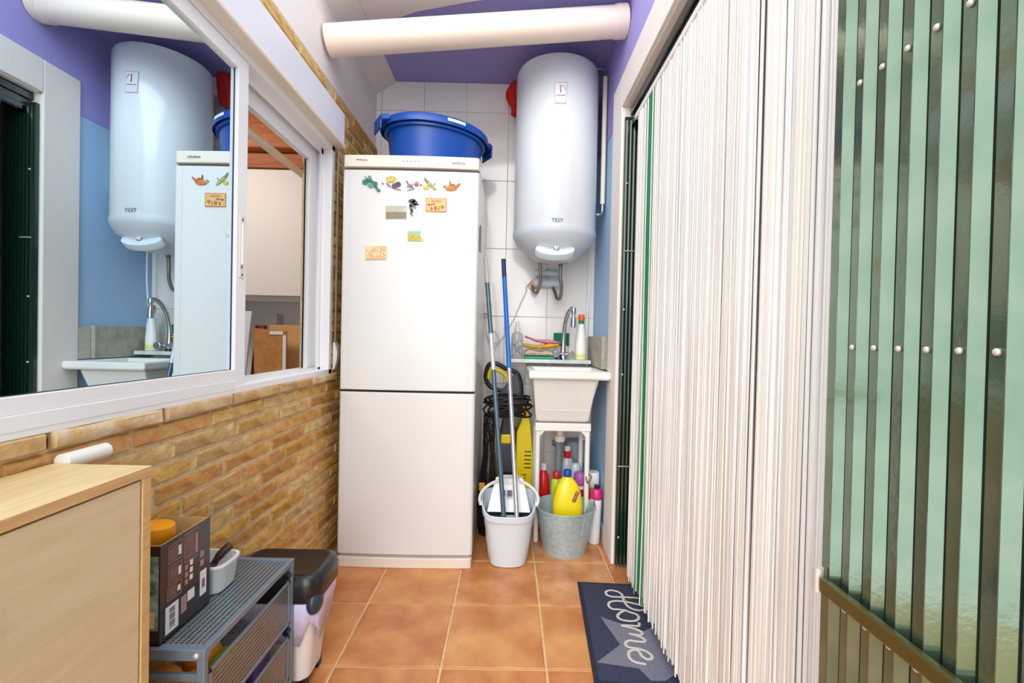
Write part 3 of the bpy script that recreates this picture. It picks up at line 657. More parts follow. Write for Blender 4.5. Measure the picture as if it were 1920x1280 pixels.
b = bottle('cleaner_bottle', 'white cleaner bottle with orange cap and green collar on the slab', 'bottle', .410, 2.585, .906, [(.029, 0), (.031, .004), (.031, .06), (.028, .10), (.024, .15), (.0165, .19), (.0145, .205)], WB, [(.0165, .222), (.018, .226), (.018, .25), (.015, .256)], mat('orange_cap', (232, 104, 24), .4), .8, extra=[('collar', [(.0165, .203), (.0165, .222)], mat('green_collar', (40, 130, 62), .4)), ('yellow_print', [(.0313, .008), (.0313, .03)], mat('yellow_print', (240, 224, 120), .5))])
def cloth(name, label, rgb, x0, x1, y, z0, h, seed, curve):
    rnd = random.Random(seed); q = MB(); rs = []
    n = 14
    for i in range(n+1):
        t_ = i/n; x = x0+(x1-x0)*t_; zc_ = z0+curve(t_); hh = h*(.75+.25*math.sin(t_*7+seed))*(.35+.65*math.sin(math.pi*min(1, max(.0, t_*.9+.06))))
        rs.append([(x+.003*math.sin(k*2.1+i), y+.034*math.cos(2*math.pi*k/12)+.004*math.sin(i*1.7), zc_+hh/2+hh/2*math.sin(2*math.pi*k/12)+.002*math.sin(k*3+i*2)) for k in range(12)])
    q.rings(rs)
    return tag(q.build(name, mat(name+label[:6], rgb, .9, var=.18, scale=60, bump=.3, bscale=120), origin=((x0+x1)/2, y, z0), smooth=70), label, 'cloth')
tag(MB().box(.088, .252, 2.54, 2.66, .906, .919).build('green_tray', mat('green_tray', (28, 158, 116), .5), origin=(.17, 2.6, .906), bevel=.003), 'flat green pad under the folded cloths on the slab', 'pad')
cloth('folded_cloth', 'beige folded cloth at the bottom of the cloth pile', (212, 186, 168), .092, .25, 2.6, .919, .058, 1, lambda t: 0)
cloth('folded_cloth', 'mustard yellow cloth in the middle of the cloth pile', (230, 176, 40), .082, .282, 2.592, .962, .036, 2, lambda t: .014*(2*t-.9)**2)
cloth('folded_cloth', 'pink cloth on top of the cloth pile', (232, 142, 178), .092, .29, 2.598, .990, .026, 3, lambda t: .036*max(0, 1-t*1.7)**1.4+.004*t)
tag(MB().box(.262, .352, 2.655, 2.675, .98, 1.056).build('scourer', mat('dark_green_scourer', (16, 112, 92), .9, bump=.4, bscale=200), origin=(.307, 2.665, .98), bevel=.004), 'dark green scouring pad behind the chrome tap', 'scourer')
tag(MB().box(.270, .345, 2.655, 2.690, .905, .9795).build('pad_holder', WHITE, origin=(.307, 2.67, .905), bevel=.003), 'small white holder under the green scouring pad', 'holder')
tag(MB().lathe([(.021, 0), (.021, .006), (.017, .012), (.008, .014)], (.283, 2.552, .906), 20).build('sink_plug', BLACKP, origin=(.283, 2.552, .906), smooth=40), 'black rubber sink plug on the front of the slab', 'plug')

# ------------------------------------------------------------------ pressure washer
YW = mat('washer_yellow', (244, 214, 12), .35); CH = mat('charcoal_plastic', (70, 72, 82), .4)
pw = thing('pressure_washer', 'yellow and black pressure washer standing between refrigerator and sink', 'pressure washer', (.03, 2.55, 0))
MB().prism([(.045, .02), (.155, .02), (.156, .22), (.147, .36), (.128, .55), (.105, .645), (.083, .648), (.075, .56), (.052, .50), (.052, .36)], 'y', 2.485, 2.62).build('yellow_casing', YW, pw, bevel=.008, segs=3)
for i in range(5): MB().box(.098, .134, 2.4835, 2.4855, .395-i*.022, .401-i*.022).build('vent_slot', BLACKP, pw)
for i, (xa, xb, zz) in enumerate(((.084, .089, .268), (.092, .112, .270), (.092, .108, .264), (.080, .112, .250))): MB().box(xa, xb, 2.4838, 2.4855, zz, zz+(.004 if i else .006)).build('small_print', mat('dark_print', (120, 104, 20), .5), pw)
MB().prism([(-.045, .02), (.045, .02), (.05, .50), (.02, .60), (-.02, .60), (-.04, .5)], 'y', 2.50, 2.60).build('motor_housing', mat('black_blue_plastic', (34, 36, 48), .4), pw, bevel=.008)
MB().box(-.035, .04, 2.488, 2.502, .28, .44).build('grey_panel', CH, pw, bevel=.004)
MB().box(-.033, .02, 2.482, 2.5, .44, .49).build('yellow_catch', YW, pw, bevel=.006)
MB().lathe([(.06, 0), (.07, .008), (.07, .03), (.06, .04)], (0, 0, 0), 24, Matrix.Translation((-.09, 2.62, .075)) @ Matrix.Rotation(R(90), 4, 'Y')).build('wheel', BLACKP, pw, smooth=40)
MB().prism([(-.05, .58), (.06, .58), (.075, .68), (.072, .76), (.05, .83), (.02, .80), (-.02, .745), (-.06, .70)], 'y', 2.525, 2.575).build('handle_body', CH, pw, bevel=.01, segs=3)
MB().tube(smooth_path([(-.03, 2.55, .72), (-.10, 2.55, .745), (-.128, 2.55, .80), (-.112, 2.55, .865), (-.07, 2.55, .875), (-.01, 2.55, .845), (.045, 2.55, .825), (.07, 2.55, .77), (.075, 2.55, .69), (.06, 2.55, .62)]), .0125, 10).build('handle_loop', BLACKP, pw, smooth=60)
MB().tube(smooth_path([(-.112, 2.548, .79), (-.10, 2.548, .835), (-.06, 2.548, .838), (-.02, 2.548, .815), (.0, 2.548, .775)]), .012, 10).build('yellow_grip', YW, pw, smooth=60)
cl = thing('coiled_hose', 'black hose coiled round the pressure washer handle', 'hose', (-.03, 2.5, .5))
pts = []
for i in range(150):
    a = i*.42; pts.append((.115*math.cos(a)*(1+.16*math.sin(i*.31)), 2.465+.03*math.sin(a), .655+.032*math.sin(i*.23)+.03*math.sin(a+i*.05)))
MB().tube(pts, .0055, 6).build('coil', mat('black_rubber', (30, 22, 22), .5), cl, smooth=60)
pts = []
for i in range(120):
    a = i*.5; pts.append((-.098+.028*math.cos(a), 2.46+.014*math.sin(a*1.3), .34+.26*math.sin(a*.5+i*.013)))
MB().tube(pts, .005, 6).build('hanging_loops', mat('black_rubber', (30, 22, 22), .5), cl, smooth=60)
q = MB(); rs = []
for z, wx, wy in [(.003, .045, .05), (.06, .054, .06), (.2, .055, .06), (.32, .045, .05), (.42, .03, .04), (.48, .014, .02)]:
    rs.append([(-.092+wx*math.cos(2*math.pi*k/20)*(1+.06*math.sin(k*3+z*20)), 2.36+wy*math.sin(2*math.pi*k/20)*(1+.06*math.cos(k*4+z*25)), z) for k in range(20)])
q.rings(rs); tag(q.build('black_bag', mat('black_film', (22, 16, 18), .25, bump=.6, bscale=30), origin=(-.092, 2.36, .003), smooth=60), 'shiny black plastic bag beside the refrigerator behind the mop bucket', 'bag')
tag(MB().box(-.137, -.108, 2.285, 2.297, .245, .285).build('yellow_tag', mat('amber_tag', (240, 176, 40), .5), origin=(-.12, 2.29, .245), bevel=.003), 'small amber tag on the black bag', 'tag')

# ------------------------------------------------------------------ mop bucket and mops
BK = mat('pale_grey_plastic', (214, 222, 230), .4); BKW = mat('white_plastic', (238, 240, 240), .35)
bk = thing('mop_bucket', 'pale grey oval mop bucket with wringer, in front of the pressure washer', 'bucket', (.015, 2.085, 0))
def ov(rx, ry, z, n=36, cx=.015, cy=2.085, dip=0, e=2.6):
    out = []
    for k_ in range(n):
        a = 2*math.pi*k_/n; c_, s_ = math.cos(a), math.sin(a)
        r_ = (abs(c_)**e+abs(s_)**e)**(-1/e)
        out.append((cx+rx*r_*c_, cy+ry*r_*s_, z - dip*max(0, -s_)**3*math.exp(-(c_*3.0)**2)))
    return out
def dipz(ring, z1, zf): return [(x, y, z1-(z1-zf)*min(1, max(0, (2.085+.03-y)/.115))**1.3) for x, y, z in ring]
MB().rings([ov(.080, .078, 0), ov(.086, .084, .004), ov(.112, .098, .19), dipz(ov(.115, .10, 0), .262, .215), dipz(ov(.112, .097, 0), .262, .215), ov(.104, .09, .12), ov(.09, .08, .02)]).build('pail', BK, bk, smooth=50)
MB().rings([dipz(ov(.1165, .101, 0), .248, .206), dipz(ov(.123, .107, 0), .252, .208), dipz(ov(.126, .109, 0), .300, .234), dipz(ov(.122, .106, 0), .302, .236), dipz(ov(.118, .101, 0), .26, .213)], cap=(False, False)).build('rim', BK, bk, smooth=50)
MB().rings([ov(.106, .092, .196), ov(.106, .092, .2)]).build('dark_disc', mat('slate_band', (70, 76, 96), .4), bk)  # flat slate disc: water and shade inside the pail put into its colour
q = MB(); rs = []
for t_, z in ((0, .226), (.15, .245), (.5, .30), (.8, .340), (1, .362)):
    rs.append([(x, max(y, 2.085-.02+.075*t_), z) for x, y, zz in ov(.100-.038*t_, .088-.028*t_, z, cy=2.088+.03*t_)])
rs.append([(x, y, .362) for x, y, zz in ov(.05, .03, 0, cy=2.15)]); rs.append([(x, y, .25) for x, y, zz in ov(.035, .02, 0, cy=2.14)])
q.rings(rs, cap=(True, True)).build('wringer', BKW, bk, smooth=50)
for sx_ in (-.024, .006):
    MB().box(sx_, sx_+.022, 2.072, 2.090, .296, .318).build('drain_slot', mat('slot_grey', (96, 108, 118), .6), bk)
MB().box(-.02, .055, 2.01, 2.035, .201, .226).build('grate', mat('grate_grey', (150, 160, 168), .5), bk, bevel=.002)
for sg in (-1, 1):
    MB().tube(smooth_path([(.015+sg*.128, 2.055, .262), (.015+sg*.134, 2.06, .290), (.015+sg*.122, 2.075, .318), (.015+sg*.09, 2.10, .340), (.015+sg*.05, 2.125, .350)]), .014, 10, .5).build('handle_arm', BKW, bk, smooth=60)
def pole(name, label, segs, cat):
    t = thing(name, label, cat, segs[0][1])
    for nm, a_, b_, r_, m_ in segs: MB().tube([a_, b_], r_, 14).build(nm, m_, t, smooth=40)
    return t
A0, A1 = Vector((-.004, 1.999, .205)), Vector((-.121, 2.17, 1.40)); B0, B1 = Vector((.053, 1.999, .205)), Vector((-.040, 2.44, 1.44))
L = lambda a_, b_, t_: a_+(b_-a_)*t_
SB_ = mat('steel_blue_metal', (86, 112, 130), .3, .5)
pole('mop', 'steel blue mop handle with grey band leaning on the refrigerator side', [('lower_tube', A0, L(A0, A1, .56), .0105, SB_), ('band', L(A0, A1, .56), L(A0, A1, .70), .0100, mat('pale_band', (206, 212, 218), .3, .3)), ('upper_tube', L(A0, A1, .70), L(A0, A1, .90), .0105, SB_), ('end_grip', L(A0, A1, .90), A1, .0095, mat('grey_grip_plastic', (190, 186, 182), .5))], 'mop')
pole('mop', 'bright blue and silver mop handle standing in the pale bucket', [('lower_tube', B0, L(B0, B1, .545), .0105, mat('silver_tube', (206, 206, 212), .25, .7)), ('upper_tube', L(B0, B1, .54), L(B0, B1, .92), .0118, mat('bright_blue_tube', (20, 108, 200), .35)), ('end_grip', L(B0, B1, .92), B1, .0122, mat('navy_grip', (28, 44, 110), .5))], 'mop')

# ------------------------------------------------------------------ galvanised bucket, jug and bottles
GALV = mat('galvanised_zinc', (172, 196, 206), .42, .4, rgb2=(198, 216, 222), scale=60, bump=.06, bscale=60)
gb = thing('metal_bucket', 'galvanised zinc bucket holding a yellow jug', 'bucket', (.29, 2.195, 0))
MB().lathe([(.098, .006), (.103, .0), (.105, .012), (.144, .210), (.1485, .213), (.1485, .219), (.143, .219), (.100, .016)], (.29, 2.195, 0), 48).build('pail', GALV, gb, smooth=40)
MB().tube([Vector((.29+.106*math.cos(R(-58)), 2.195+.106*math.sin(R(-58)), .01)), Vector((.29+.1455*math.cos(R(-58)), 2.195+.1455*math.sin(R(-58)), .21))], .0018, 6).build('seam', GALV, gb)
MB().tube(smooth_path([(.432, 2.185, .215), (.43, 2.21, .25), (.415, 2.24, .30), (.40, 2.26, .325), (.41, 2.27, .345), (.428, 2.265, .335), (.415, 2.25, .315), (.40, 2.245, .31)]), .003, 8).build('wire_handle', mat('rusty_wire', (110, 96, 84), .6, .6, rgb2=(176, 112, 50), scale=30), gb, smooth=60)
jg = thing('yellow_jug', 'yellow plastic jug with blue cap standing in the zinc bucket', 'jug', (.30, 2.195, .02))
YJ = mat('yellow_jug_plastic', (246, 220, 24), .3, coat=.2)
q = MB(); rs = []
def rr4(rx, ry, z, cx, e=3.2, n=28): return [(cx+rx*((abs(math.cos(2*math.pi*k/n))**e+abs(math.sin(2*math.pi*k/n))**e)**(-1/e))*math.cos(2*math.pi*k/n), 2.195+ry*((abs(math.cos(2*math.pi*k/n))**e+abs(math.sin(2*math.pi*k/n))**e)**(-1/e))*math.sin(2*math.pi*k/n), z) for k in range(n)]
for z, rx, ry, cx in [(.02, .066, .046, .30), (.026, .070, .05, .30), (.19, .073, .052, .30), (.235, .072, .05, .30), (.28, .063, .045, .300), (.32, .048, .037, .299), (.345, .030, .026, .298), (.352, .019, .019, .298), (.362, .017, .017, .298)]: rs.append(rr4(rx, ry, z, cx, 3.2 if z < .33 else 2))
q.rings(rs).build('body', YJ, jg, smooth=50)
q = MB(); M_ = Matrix.Translation((.333, 2.1490, .272)) @ Matrix.Rotation(R(24), 4, 'Y') @ Matrix.Rotation(R(-12), 4, 'X')
q.box(-.0095, .0095, -.002, .006, -.027, .027, M_); q.build('grip_hole', mat('brown_grip_hole', (120, 60, 36), .6, rgb2=(190, 120, 110), scale=90), jg, bevel=.006)
MB().lathe([(.0185, .356), (.0195, .36), (.0195, .384), (.017, .388)], (.298, 2.195, 0), 22).build('cap', mat('blue_cap', (20, 70, 170), .4), jg, smooth=40)
REDB = mat('red_bottle', (206, 26, 34), .25)
bottle('detergent_bottle', 'round red bottle beside the left front leg under the sink', 'bottle', (.199), 2.40, .002, [(.030, 0), (.033, .01), (.034, .18), (.033, .25), (.027, .295), (.015, .318), (.013, .335)], REDB, [(.016, .325), (.016, .355), (.013, .358)], mat('pale_pink_cap', (232, 206, 214), .3), .8)
bottle('detergent_bottle', 'lime green bottle with red cap left of the yellow jug', 'bottle', .262, 2.362, .002, [(.026, 0), (.029, .01), (.029, .24), (.026, .28), (.016, .295)], mat('lime_bottle', (186, 214, 60), .3), [(.0185, .292), (.0185, .322), (.016, .326)], REDB, .8)
bottle('detergent_bottle', 'grey translucent bottle with clear and red cap behind the jug', 'bottle', .335, 2.487, .002, [(.036, 0), (.038, .01), (.038, .30), (.034, .345), (.018, .37)], mat('grey_translucent', (186, 196, 204), .2), [(.019, .368), (.0195, .405), (.018, .406)], REDB, .75, extra=[('cap_top', [(.0165, .406), (.0165, .43), (.013, .433)], mat('clear_cap2', (230, 220, 222), .2))])
bottle('detergent_bottle', 'clear round-shouldered bottle with rose label behind the jug', 'bottle', .372, 2.425, .002, [(.028, 0), (.030, .01), (.030, .30), (.026, .335), (.018, .352), (.012, .356)], mat('clear_grey_bottle', (196, 206, 212), .15), None, None, .8)
bottle('detergent_bottle', 'red bottle with purple cap right behind the yellow jug', 'bottle', .384, 2.355, .002, [(.027, 0), (.029, .008), (.029, .262), (.027, .268)], REDB, [(.029, .266), (.0305, .27), (.0305, .312), (.027, .325), (.02, .328)], mat('purple_cap', (184, 96, 178), .3), .9, extra=[('label_band', [(.0295, .245), (.0295, .262)], WB)])
bottle('spray_can', 'white spray can with magenta collar leaning near the blue wall', 'spray can', .447, 2.27, .002, [(.026, 0), (.029, .004), (.029, .215), (.027, .222)], mat('white_can', (236, 240, 246), .3, rgb2=(226, 232, 240), scale=20), [(.029, .222), (.030, .226), (.029, .262), (.022, .272)], mat('magenta_plastic', (222, 32, 128), .35), 1, extra=[('black_nozzle', [(.013, .272), (.013, .290)], BLACKP)], M=Matrix.Rotation(R(2.0), 4, 'Y'))
bottle('spray_can', 'orange can with tall white cap behind the magenta-collared can', 'spray can', .458, 2.38, .002, [(.028, 0), (.030, .004), (.030, .245), (.027, .25)], mat('orange_can', (226, 96, 24), .35), [(.0315, .247), (.0325, .25), (.0325, .318), (.029, .325)], WB, 1)

# ------------------------------------------------------------------ door mat
NAVY = mat('navy_pile', (64, 68, 96), .95, rgb2=(52, 56, 82), scale=120, bump=.6, bscale=500)
dm = thing('door_mat', 'navy doormat with grey star and Home lettering in front of the doorway', 'doormat', (.48, 1.6, 0))
MM_ = Matrix.Translation((.2915, 1.6115, 0)) @ Matrix.Rotation(R(-3.4), 4, 'Z')
hl, wdt = .2825, .40
MB().box(0, wdt, -hl, hl, .0005, .006, MM_).build('rubber_edge', mat('dark_rubber_edge', (36, 36, 50), .8), dm, bevel=.002)
MB().box(.016, wdt-.016, -hl+.014, hl-.014, .004, .0075, MM_).build('pile', NAVY, dm)
star = [(.3568, 1.6512), (.3938, 1.502), (.2995, 1.418), (.4257, 1.3941), (.4473, 1.345), (.49, 1.345), (.5251, 1.3678), (.60, 1.4428), (.5606, 1.488), (.5602, 1.6191), (.4935, 1.5722)]
MB().prism(star, 'z', .006, .0082).build('star', mat('grey_pile', (140, 140, 158), .95, rgb2=(126, 126, 146), scale=120, bump=.6, bscale=500), dm)
HOME = {'H': [[(.4737, 1.7968), (.4612, 1.8177), (.4329, 1.8267), (.4124, 1.8144), (.4127, 1.7923), (.4327, 1.7816), (.4768, 1.7795), (.5206, 1.7766), (.5443, 1.7697)],
              [(.4737, 1.7968), (.4707, 1.7556), (.4758, 1.7188), (.4944, 1.6995), (.5167, 1.6947), (.5374, 1.7008)],
              [(.5427, 1.7184), (.5093, 1.736), (.4739, 1.749), (.4359, 1.7528), (.4119, 1.7438), (.4029, 1.7206), (.4119, 1.701), (.4372, 1.6978), (.4596, 1.693)]],
        'o': [[(.4596, 1.693), (.4371, 1.6784), (.4218, 1.6575), (.4273, 1.6384), (.4522, 1.629), (.4801, 1.6312), (.4978, 1.6485), (.4952, 1.6687), (.4752, 1.6811), (.4596, 1.693)]],
        'm': [[(.4901, 1.6186), (.4829, 1.6014), (.4545, 1.6034), (.4212, 1.6046), (.4433, 1.5948), (.4672, 1.5851), (.485, 1.5673), (.4778, 1.5532), (.4587, 1.5546), (.4392, 1.5594), (.4616, 1.5495), (.4825, 1.5325), (.4773, 1.5178), (.4531, 1.5191), (.4287, 1.5229), (.4134, 1.5099), (.4162, 1.4916), (.4511, 1.4828)]],
        'e': [[(.4511, 1.4828), (.4723, 1.4708), (.4836, 1.4519), (.4784, 1.4381), (.4632, 1.4343), (.4506, 1.4499), (.4472, 1.472), (.4311, 1.4775), (.4137, 1.4664), (.4084, 1.4432), (.4166, 1.4249), (.4359, 1.416), (.4528, 1.4131)]]}
LET = mat('cream_pile', (214, 206, 196), .95, bump=.4, bscale=400)
for ch, strokes in HOME.items():
    q = MB()
    for st_ in strokes: q.tube(smooth_path([(x, y, .0085) for x, y in st_], 5), .0052, 6, .35)
    q.build('letter', LET, dm, smooth=60)

# ------------------------------------------------------------------ string curtain in the doorway
cu = thing('string_curtain', 'white string curtain with green stripe hanging in the doorway', 'curtain', (.512, 1.3, .03))
MB().box(.505, .525, .70, 1.90, 1.945, 1.968).build('rail', mat('white_rail', (236, 230, 224), .4), cu, bevel=.003)
ST = [mat('white_string_%d' % i, c_, .45, var=.05, scale=60, stretch=(1, 1, .05)) for i, c_ in enumerate([(244, 242, 240), (236, 232, 228), (248, 247, 246), (228, 226, 224), (242, 234, 224)])]
GS = mat('green_string', (24, 132, 84), .4)
def strand_mesh(k):
    rnd = random.Random(k); q = MB(); rs = []
    L_ = 1.90 - rnd.uniform(0, .035); n = 7; wv, ph = rnd.uniform(.001, .0045), rnd.uniform(0, 6)
    fl = rnd.uniform(-1, 1)
    for i in range(n+1):
        t_ = i/n; z = -L_*t_
        ox = wv*math.sin(ph+t_*5)*t_ + .012*fl*max(0, t_-.72)**1.5*3; oy = wv*math.cos(ph+t_*4)*t_*.8 + .03*fl*max(0, t_-.80)**1.5*4
        w_, d_ = .0024, .0016
        rs.append([(ox-d_, oy-w_, z), (ox+d_, oy-w_, z), (ox+d_, oy+w_, z), (ox-d_, oy+w_, z)])
    q.rings(rs); me = q.mesh('strand', smooth=60); me.materials.append(ST[0]); return me
SM = [strand_mesh(500+i) for i in range(16)]
NS = 296
for i in range(NS):
    y = .714 + (1.862-.714)*i/(NS-1) + random.uniform(-.0015, .0015)
    if .93 < y < .9345 or 1.083 < y < 1.0865: continue
    g_ = 1.648 < y < 1.655 or 1.668 < y < 1.715 or 1.729 < y < 1.736
    piece('strand', random.choice(SM), cu, (.511+random.uniform(-.004, .004)-.512, y-1.3, 1.948-.03), None, GS if g_ else random.choice(ST))
q = MB()
for i in range(330):
    y = .716+1.144*i/329+random.uniform(-.001, .001); x = .5225+random.uniform(-.002, .003); zb = .06+random.uniform(0, .05)
    q.rings([[(x, y-.002, z), (x+.002, y, z), (x, y+.002, z)] for z in (zb, .9, 1.948)])
bkl = q.build('back_strands', ST[1], cu); bkl['kind'] = 'stuff'

# ------------------------------------------------------------------ green metal doors
GRM = mat('green_gloss_metal', (120, 138, 118), .12, .7, rgb2=(92, 120, 96), scale=9, coat=.8, bump=.03, bscale=90)
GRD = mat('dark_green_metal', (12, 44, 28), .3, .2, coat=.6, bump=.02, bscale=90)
SCR = mat('screw_metal', (214, 208, 200), .35, .4)
leaf = bpy.data.objects.new('door_1', None); COL.objects.link(leaf); leaf.location = (.475, .35, .03); leaf['_o'] = (.475, .35, .03)
struct(leaf, 'glossy green corrugated metal door leaf folded back at the right', 'door')
x, p = .476, .0372; scr = []
q = MB(); q.rings([[(x, .672, z), (x, .653, z), (x-.003, .6515, z), (x-.003, .650, z)] for z in (.04, 2.02)], closed=False); q.build('edge_strip', GRM, leaf, solid=.0012)
sl = MB(); sl.rings([[(-.0046, -.0002, z), (-.0050, -.0016, z), (.0038, -.0114, z), (.0078, -.0116, z)] for z in (0, .66, 1.31, 1.98)], closed=False)
sl.rings([[(.0078, -.0186, z), (.0002, -.0188, z), (0, -.036, z), (-.0038, -.0364, z)] for z in (0, .66, 1.31, 1.98)], closed=False)
slm = sl.mesh('slat'); slm.materials.append(GRM)
for i in range(20):
    y = .6505-p*i
    o_ = piece('slat', slm, leaf, (x-.475, y-.35, .01)); sm = o_.modifiers.new('shell', 'SOLIDIFY'); sm.thickness = .0011; sm.offset = 0
    scr.append(y-.0272)
MB().box(.486, .497, -.12, .672, .03, 2.03).build('backing_frame', GRD, leaf)
for zz in (1.025, 1.388, .66, 1.80, .2):
    for y in scr:
        MB().ball((.474, y, zz), .0032, .0042, .0042, 10, 6).build('screw', SCR, leaf, smooth=60)
bar = MB().box(.459, .470, -.12, .655, .668, .690).build('bolt_bar', mat('bronze_green_bar', (92, 86, 44), .25, .5, coat=.5), leaf, bevel=.003)
MB().tube([(.4645, .664, .664), (.4645, .664, .699)], .0072, 12).build('bar_cap', SCR, bar, smooth=40)
for zz in (.9,):
    pass
# fixed leaf in the far reveal, facing the camera, and the dark header
far = bpy.data.objects.new('door_2', None); COL.objects.link(far); far.location = (.55, 2.03, 0); far['_o'] = (.55, 2.03, 0)
struct(far, 'dark green ribbed door leaf standing in the far reveal of the doorway', 'door')
q = MB(); pr = [(.497, 2.03)]; x = .499
while x < .63:
    pr += [(x, 2.03), (x+.002, 2.022), (x+.008, 2.020), (x+.010, 2.03), (x+.0165, 2.03)]; x += .0165
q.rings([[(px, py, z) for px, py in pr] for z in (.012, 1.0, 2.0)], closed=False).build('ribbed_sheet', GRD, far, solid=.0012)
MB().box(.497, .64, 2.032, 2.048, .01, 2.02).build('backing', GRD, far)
for zz in (.14, .87, 1.16, 1.72):
    MB().ball((.5085, 2.0185, zz), .005, .004, .005, 10, 6).build('screw', SCR, far, smooth=60)
for zz in (.46, 1.42):
    MB().tube([(.498, 2.016, zz), (.545, 2.016, zz)], .003, 8).build('hook_bar', SCR, far)
hd_ = MB().box(.532, .575, .78, 2.048, 1.972, 2.068).box(.522, .532, .78, 2.048, 2.032, 2.068).box(.524, .532, .78, 2.048, 1.975, 2.0)
struct(hd_.build('trim_4', mat('black_green_gloss', (10, 26, 20), .12, .2, coat=.8), bevel=.003))

# ------------------------------------------------------------------ shoe cabinet, left foreground
OAK = mat('light_oak', (226, 198, 148), .45, rgb2=(214, 182, 128), scale=7, stretch=(10, 1.2, 10), bump=.03, bscale=30)
OAKV = mat('light_oak_front', (224, 202, 162), .5, rgb2=(216, 192, 148), scale=7, stretch=(8, 1.0, 8), bump=.03, bscale=30)
OAKE = mat('oak_edge', (222, 178, 122), .5, rgb2=(206, 160, 104), scale=8, stretch=(4, 1, 20))
CX0, CX1, CY0, CY1, CZ = -.795, -.622, .12, .797, .790
cab = thing('shoe_cabinet', 'narrow light oak cabinet in the left foreground', 'cabinet', (-.70, .42, 0))
MB().box(CX0, CX1, CY0, CY1, CZ-.017, CZ).build('top_board', OAK, cab, bevel=.001)
MB().box(CX1-.0004, CX1+.0008, CY0, CY1, CZ-.0168, CZ-.0006).build('edge_strip', OAKE, cab)
MB().box(CX0, CX1-.001, CY1-.018, CY1-.001, 0, CZ-.017).build('side_panel', OAK, cab, bevel=.001)
MB().box(CX0, CX1-.001, CY0, CY0+.018, 0, CZ-.017).build('side_panel', OAK, cab, bevel=.001)
MB().box(CX0, CX0+.008, CY0+.018, CY1-.018, 0, CZ-.017).build('back_panel', OAK, cab)
MB().box(CX1-.0012, CX1+.0002, CY1-.0175, CY1-.0015, 0, CZ-.018).build('edge_strip', OAKE, cab)
dd = MB().box(CX1-.022, CX1-.002, CY0+.02, CY1-.0215, .03, CZ-.021).build('door', OAKV, cab, bevel=.001)
MB().tube([(CX1-.002, .522, .675), (CX1+.016, .527, .683)], .004, 8).tube([(CX1+.016, .527, .683), (CX1+.016, .500, .655)], .0055, 10).build('handle', STEEL, dd, smooth=40)
q = MB().tube([(-.782, .800, .7915), (-.782, .886, .7915)], .0145, 18)
tag(q.build('plastic_tube', mat('white_tube', (240, 236, 228), .35), origin=(-.782, .84, .778), smooth=40), 'short white plastic pipe end on the brick wall behind the cabinet', 'tube')

# ------------------------------------------------------------------ steel mesh drawer unit
MGR = mat('graphite_metal', (132, 148, 162), .4, .4)
MT_ = mesh_metal('expanded_mesh_top', (150, 164, 176), 520, (1, 0)); MF_ = mesh_metal('expanded_mesh_front', (160, 158, 152), 560, (1, 2)); ME_ = mesh_metal('expanded_mesh_end', (160, 150, 130), 520, (0, 2))
UX0, UX1, UY0, UY1, UZ = -.795, -.583, .884, 1.256, .402
un = thing('mesh_drawer_unit', 'grey steel mesh drawer unit between the oak cabinet and the bin', 'drawer unit', ((UX0+UX1)/2, 1.07, 0))
fr_ = MB()
for y0, y1 in ((UY0, UY0+.018), (UY1-.014, UY1)):
    fr_.box(UX0, UX1, y0, y1, UZ-.022, UZ)
fr_.box(UX1-.014, UX1, UY0+.0182, UY1-.0142, UZ-.014, UZ).box(UX0, UX0+.012, UY0+.0182, UY1-.0142, UZ-.014, UZ)
fr_.build('top_frame', MGR, un, bevel=.0015)
for x in (UX0, UX1-.016):
    for y in (UY0, UY1-.014):
        MB().box(x+.0004, x+.0156, y+.0004, y+.0136, 0, UZ-.0222).build('post', MGR, un, bevel=.0015)
MB().box(UX0+.012, UX1-.013, UY0+.017, UY1-.013, UZ-.004, UZ-.0030).build('mesh_top', MT_, un)
MB().lathe([(.006, 0), (.0055, .002), (.003, .004)], (0, 0, 0), 12, Matrix.Translation((UX1-.016, UY0-.0005, UZ-.011)) @ Matrix.Rotation(R(90), 4, 'X')).build('rivet', SCR, un, smooth=50)
for zt in (UZ-.052, UZ-.205):
    dz = .12
    d = MB().box(UX1-.006, UX1-.001, UY0+.016, UY1-.018, zt-.008, zt).box(UX1-.006, UX1-.001, UY0+.016, UY1-.018, zt-dz, zt-dz+.008).box(UX1-.006, UX1-.001, UY0+.016, UY0+.026, zt-dz, zt).box(UX1-.006, UX1-.001, UY1-.026, UY1-.018, zt-dz, zt)
    d.box(UX0+.01, UX1-.006, UY0+.006, UY0+.014, zt-.014, zt)
    dr_ = d.build('drawer', MGR, un, bevel=.001)
    MB().box(UX1-.004, UX1-.003, UY0+.024, UY1-.024, zt-dz+.006, zt-.006).build('mesh_front', MF_, dr_)
    MB().box(UX0+.012, UX1-.006, UY0+.009, UY0+.010, zt-dz, zt-.012).build('mesh_end', ME_, dr_)
    MB().box(UX0+.012, UX1-.006, UY0+.012, UY1-.02, zt-dz, zt-dz+.001).build('drawer_floor', MT_, dr_)
    MB().tube([(UX1-.008, UY1-.012, zt+.012), (UX1-.008, UY1-.030, zt+.012)], .008, 10).build('runner', BLACKP, dr_)
ORP = mat('orange_fruit', (236, 138, 30), .45, var=.12, scale=20, bump=.15, bscale=120)
for i, (x, y, z) in enumerate(((-.715, .95, .278), (-.645, .945, .274), (-.69, 1.04, .276))):
    o_ = MB().ball((x, y, z), .040, .040, .037, 20, 12).build('orange', ORP, origin=(x, y, z-.037), smooth=60)
    tag(o_, ['left orange behind the end bar of the upper mesh drawer', 'right orange behind the end bar of the upper mesh drawer', 'orange further back in the upper mesh drawer'][i], 'orange', 'oranges in the upper mesh drawer')
gl = MB().ball((-.63, 1.03, .268), .036, .045, .034, 16, 10)
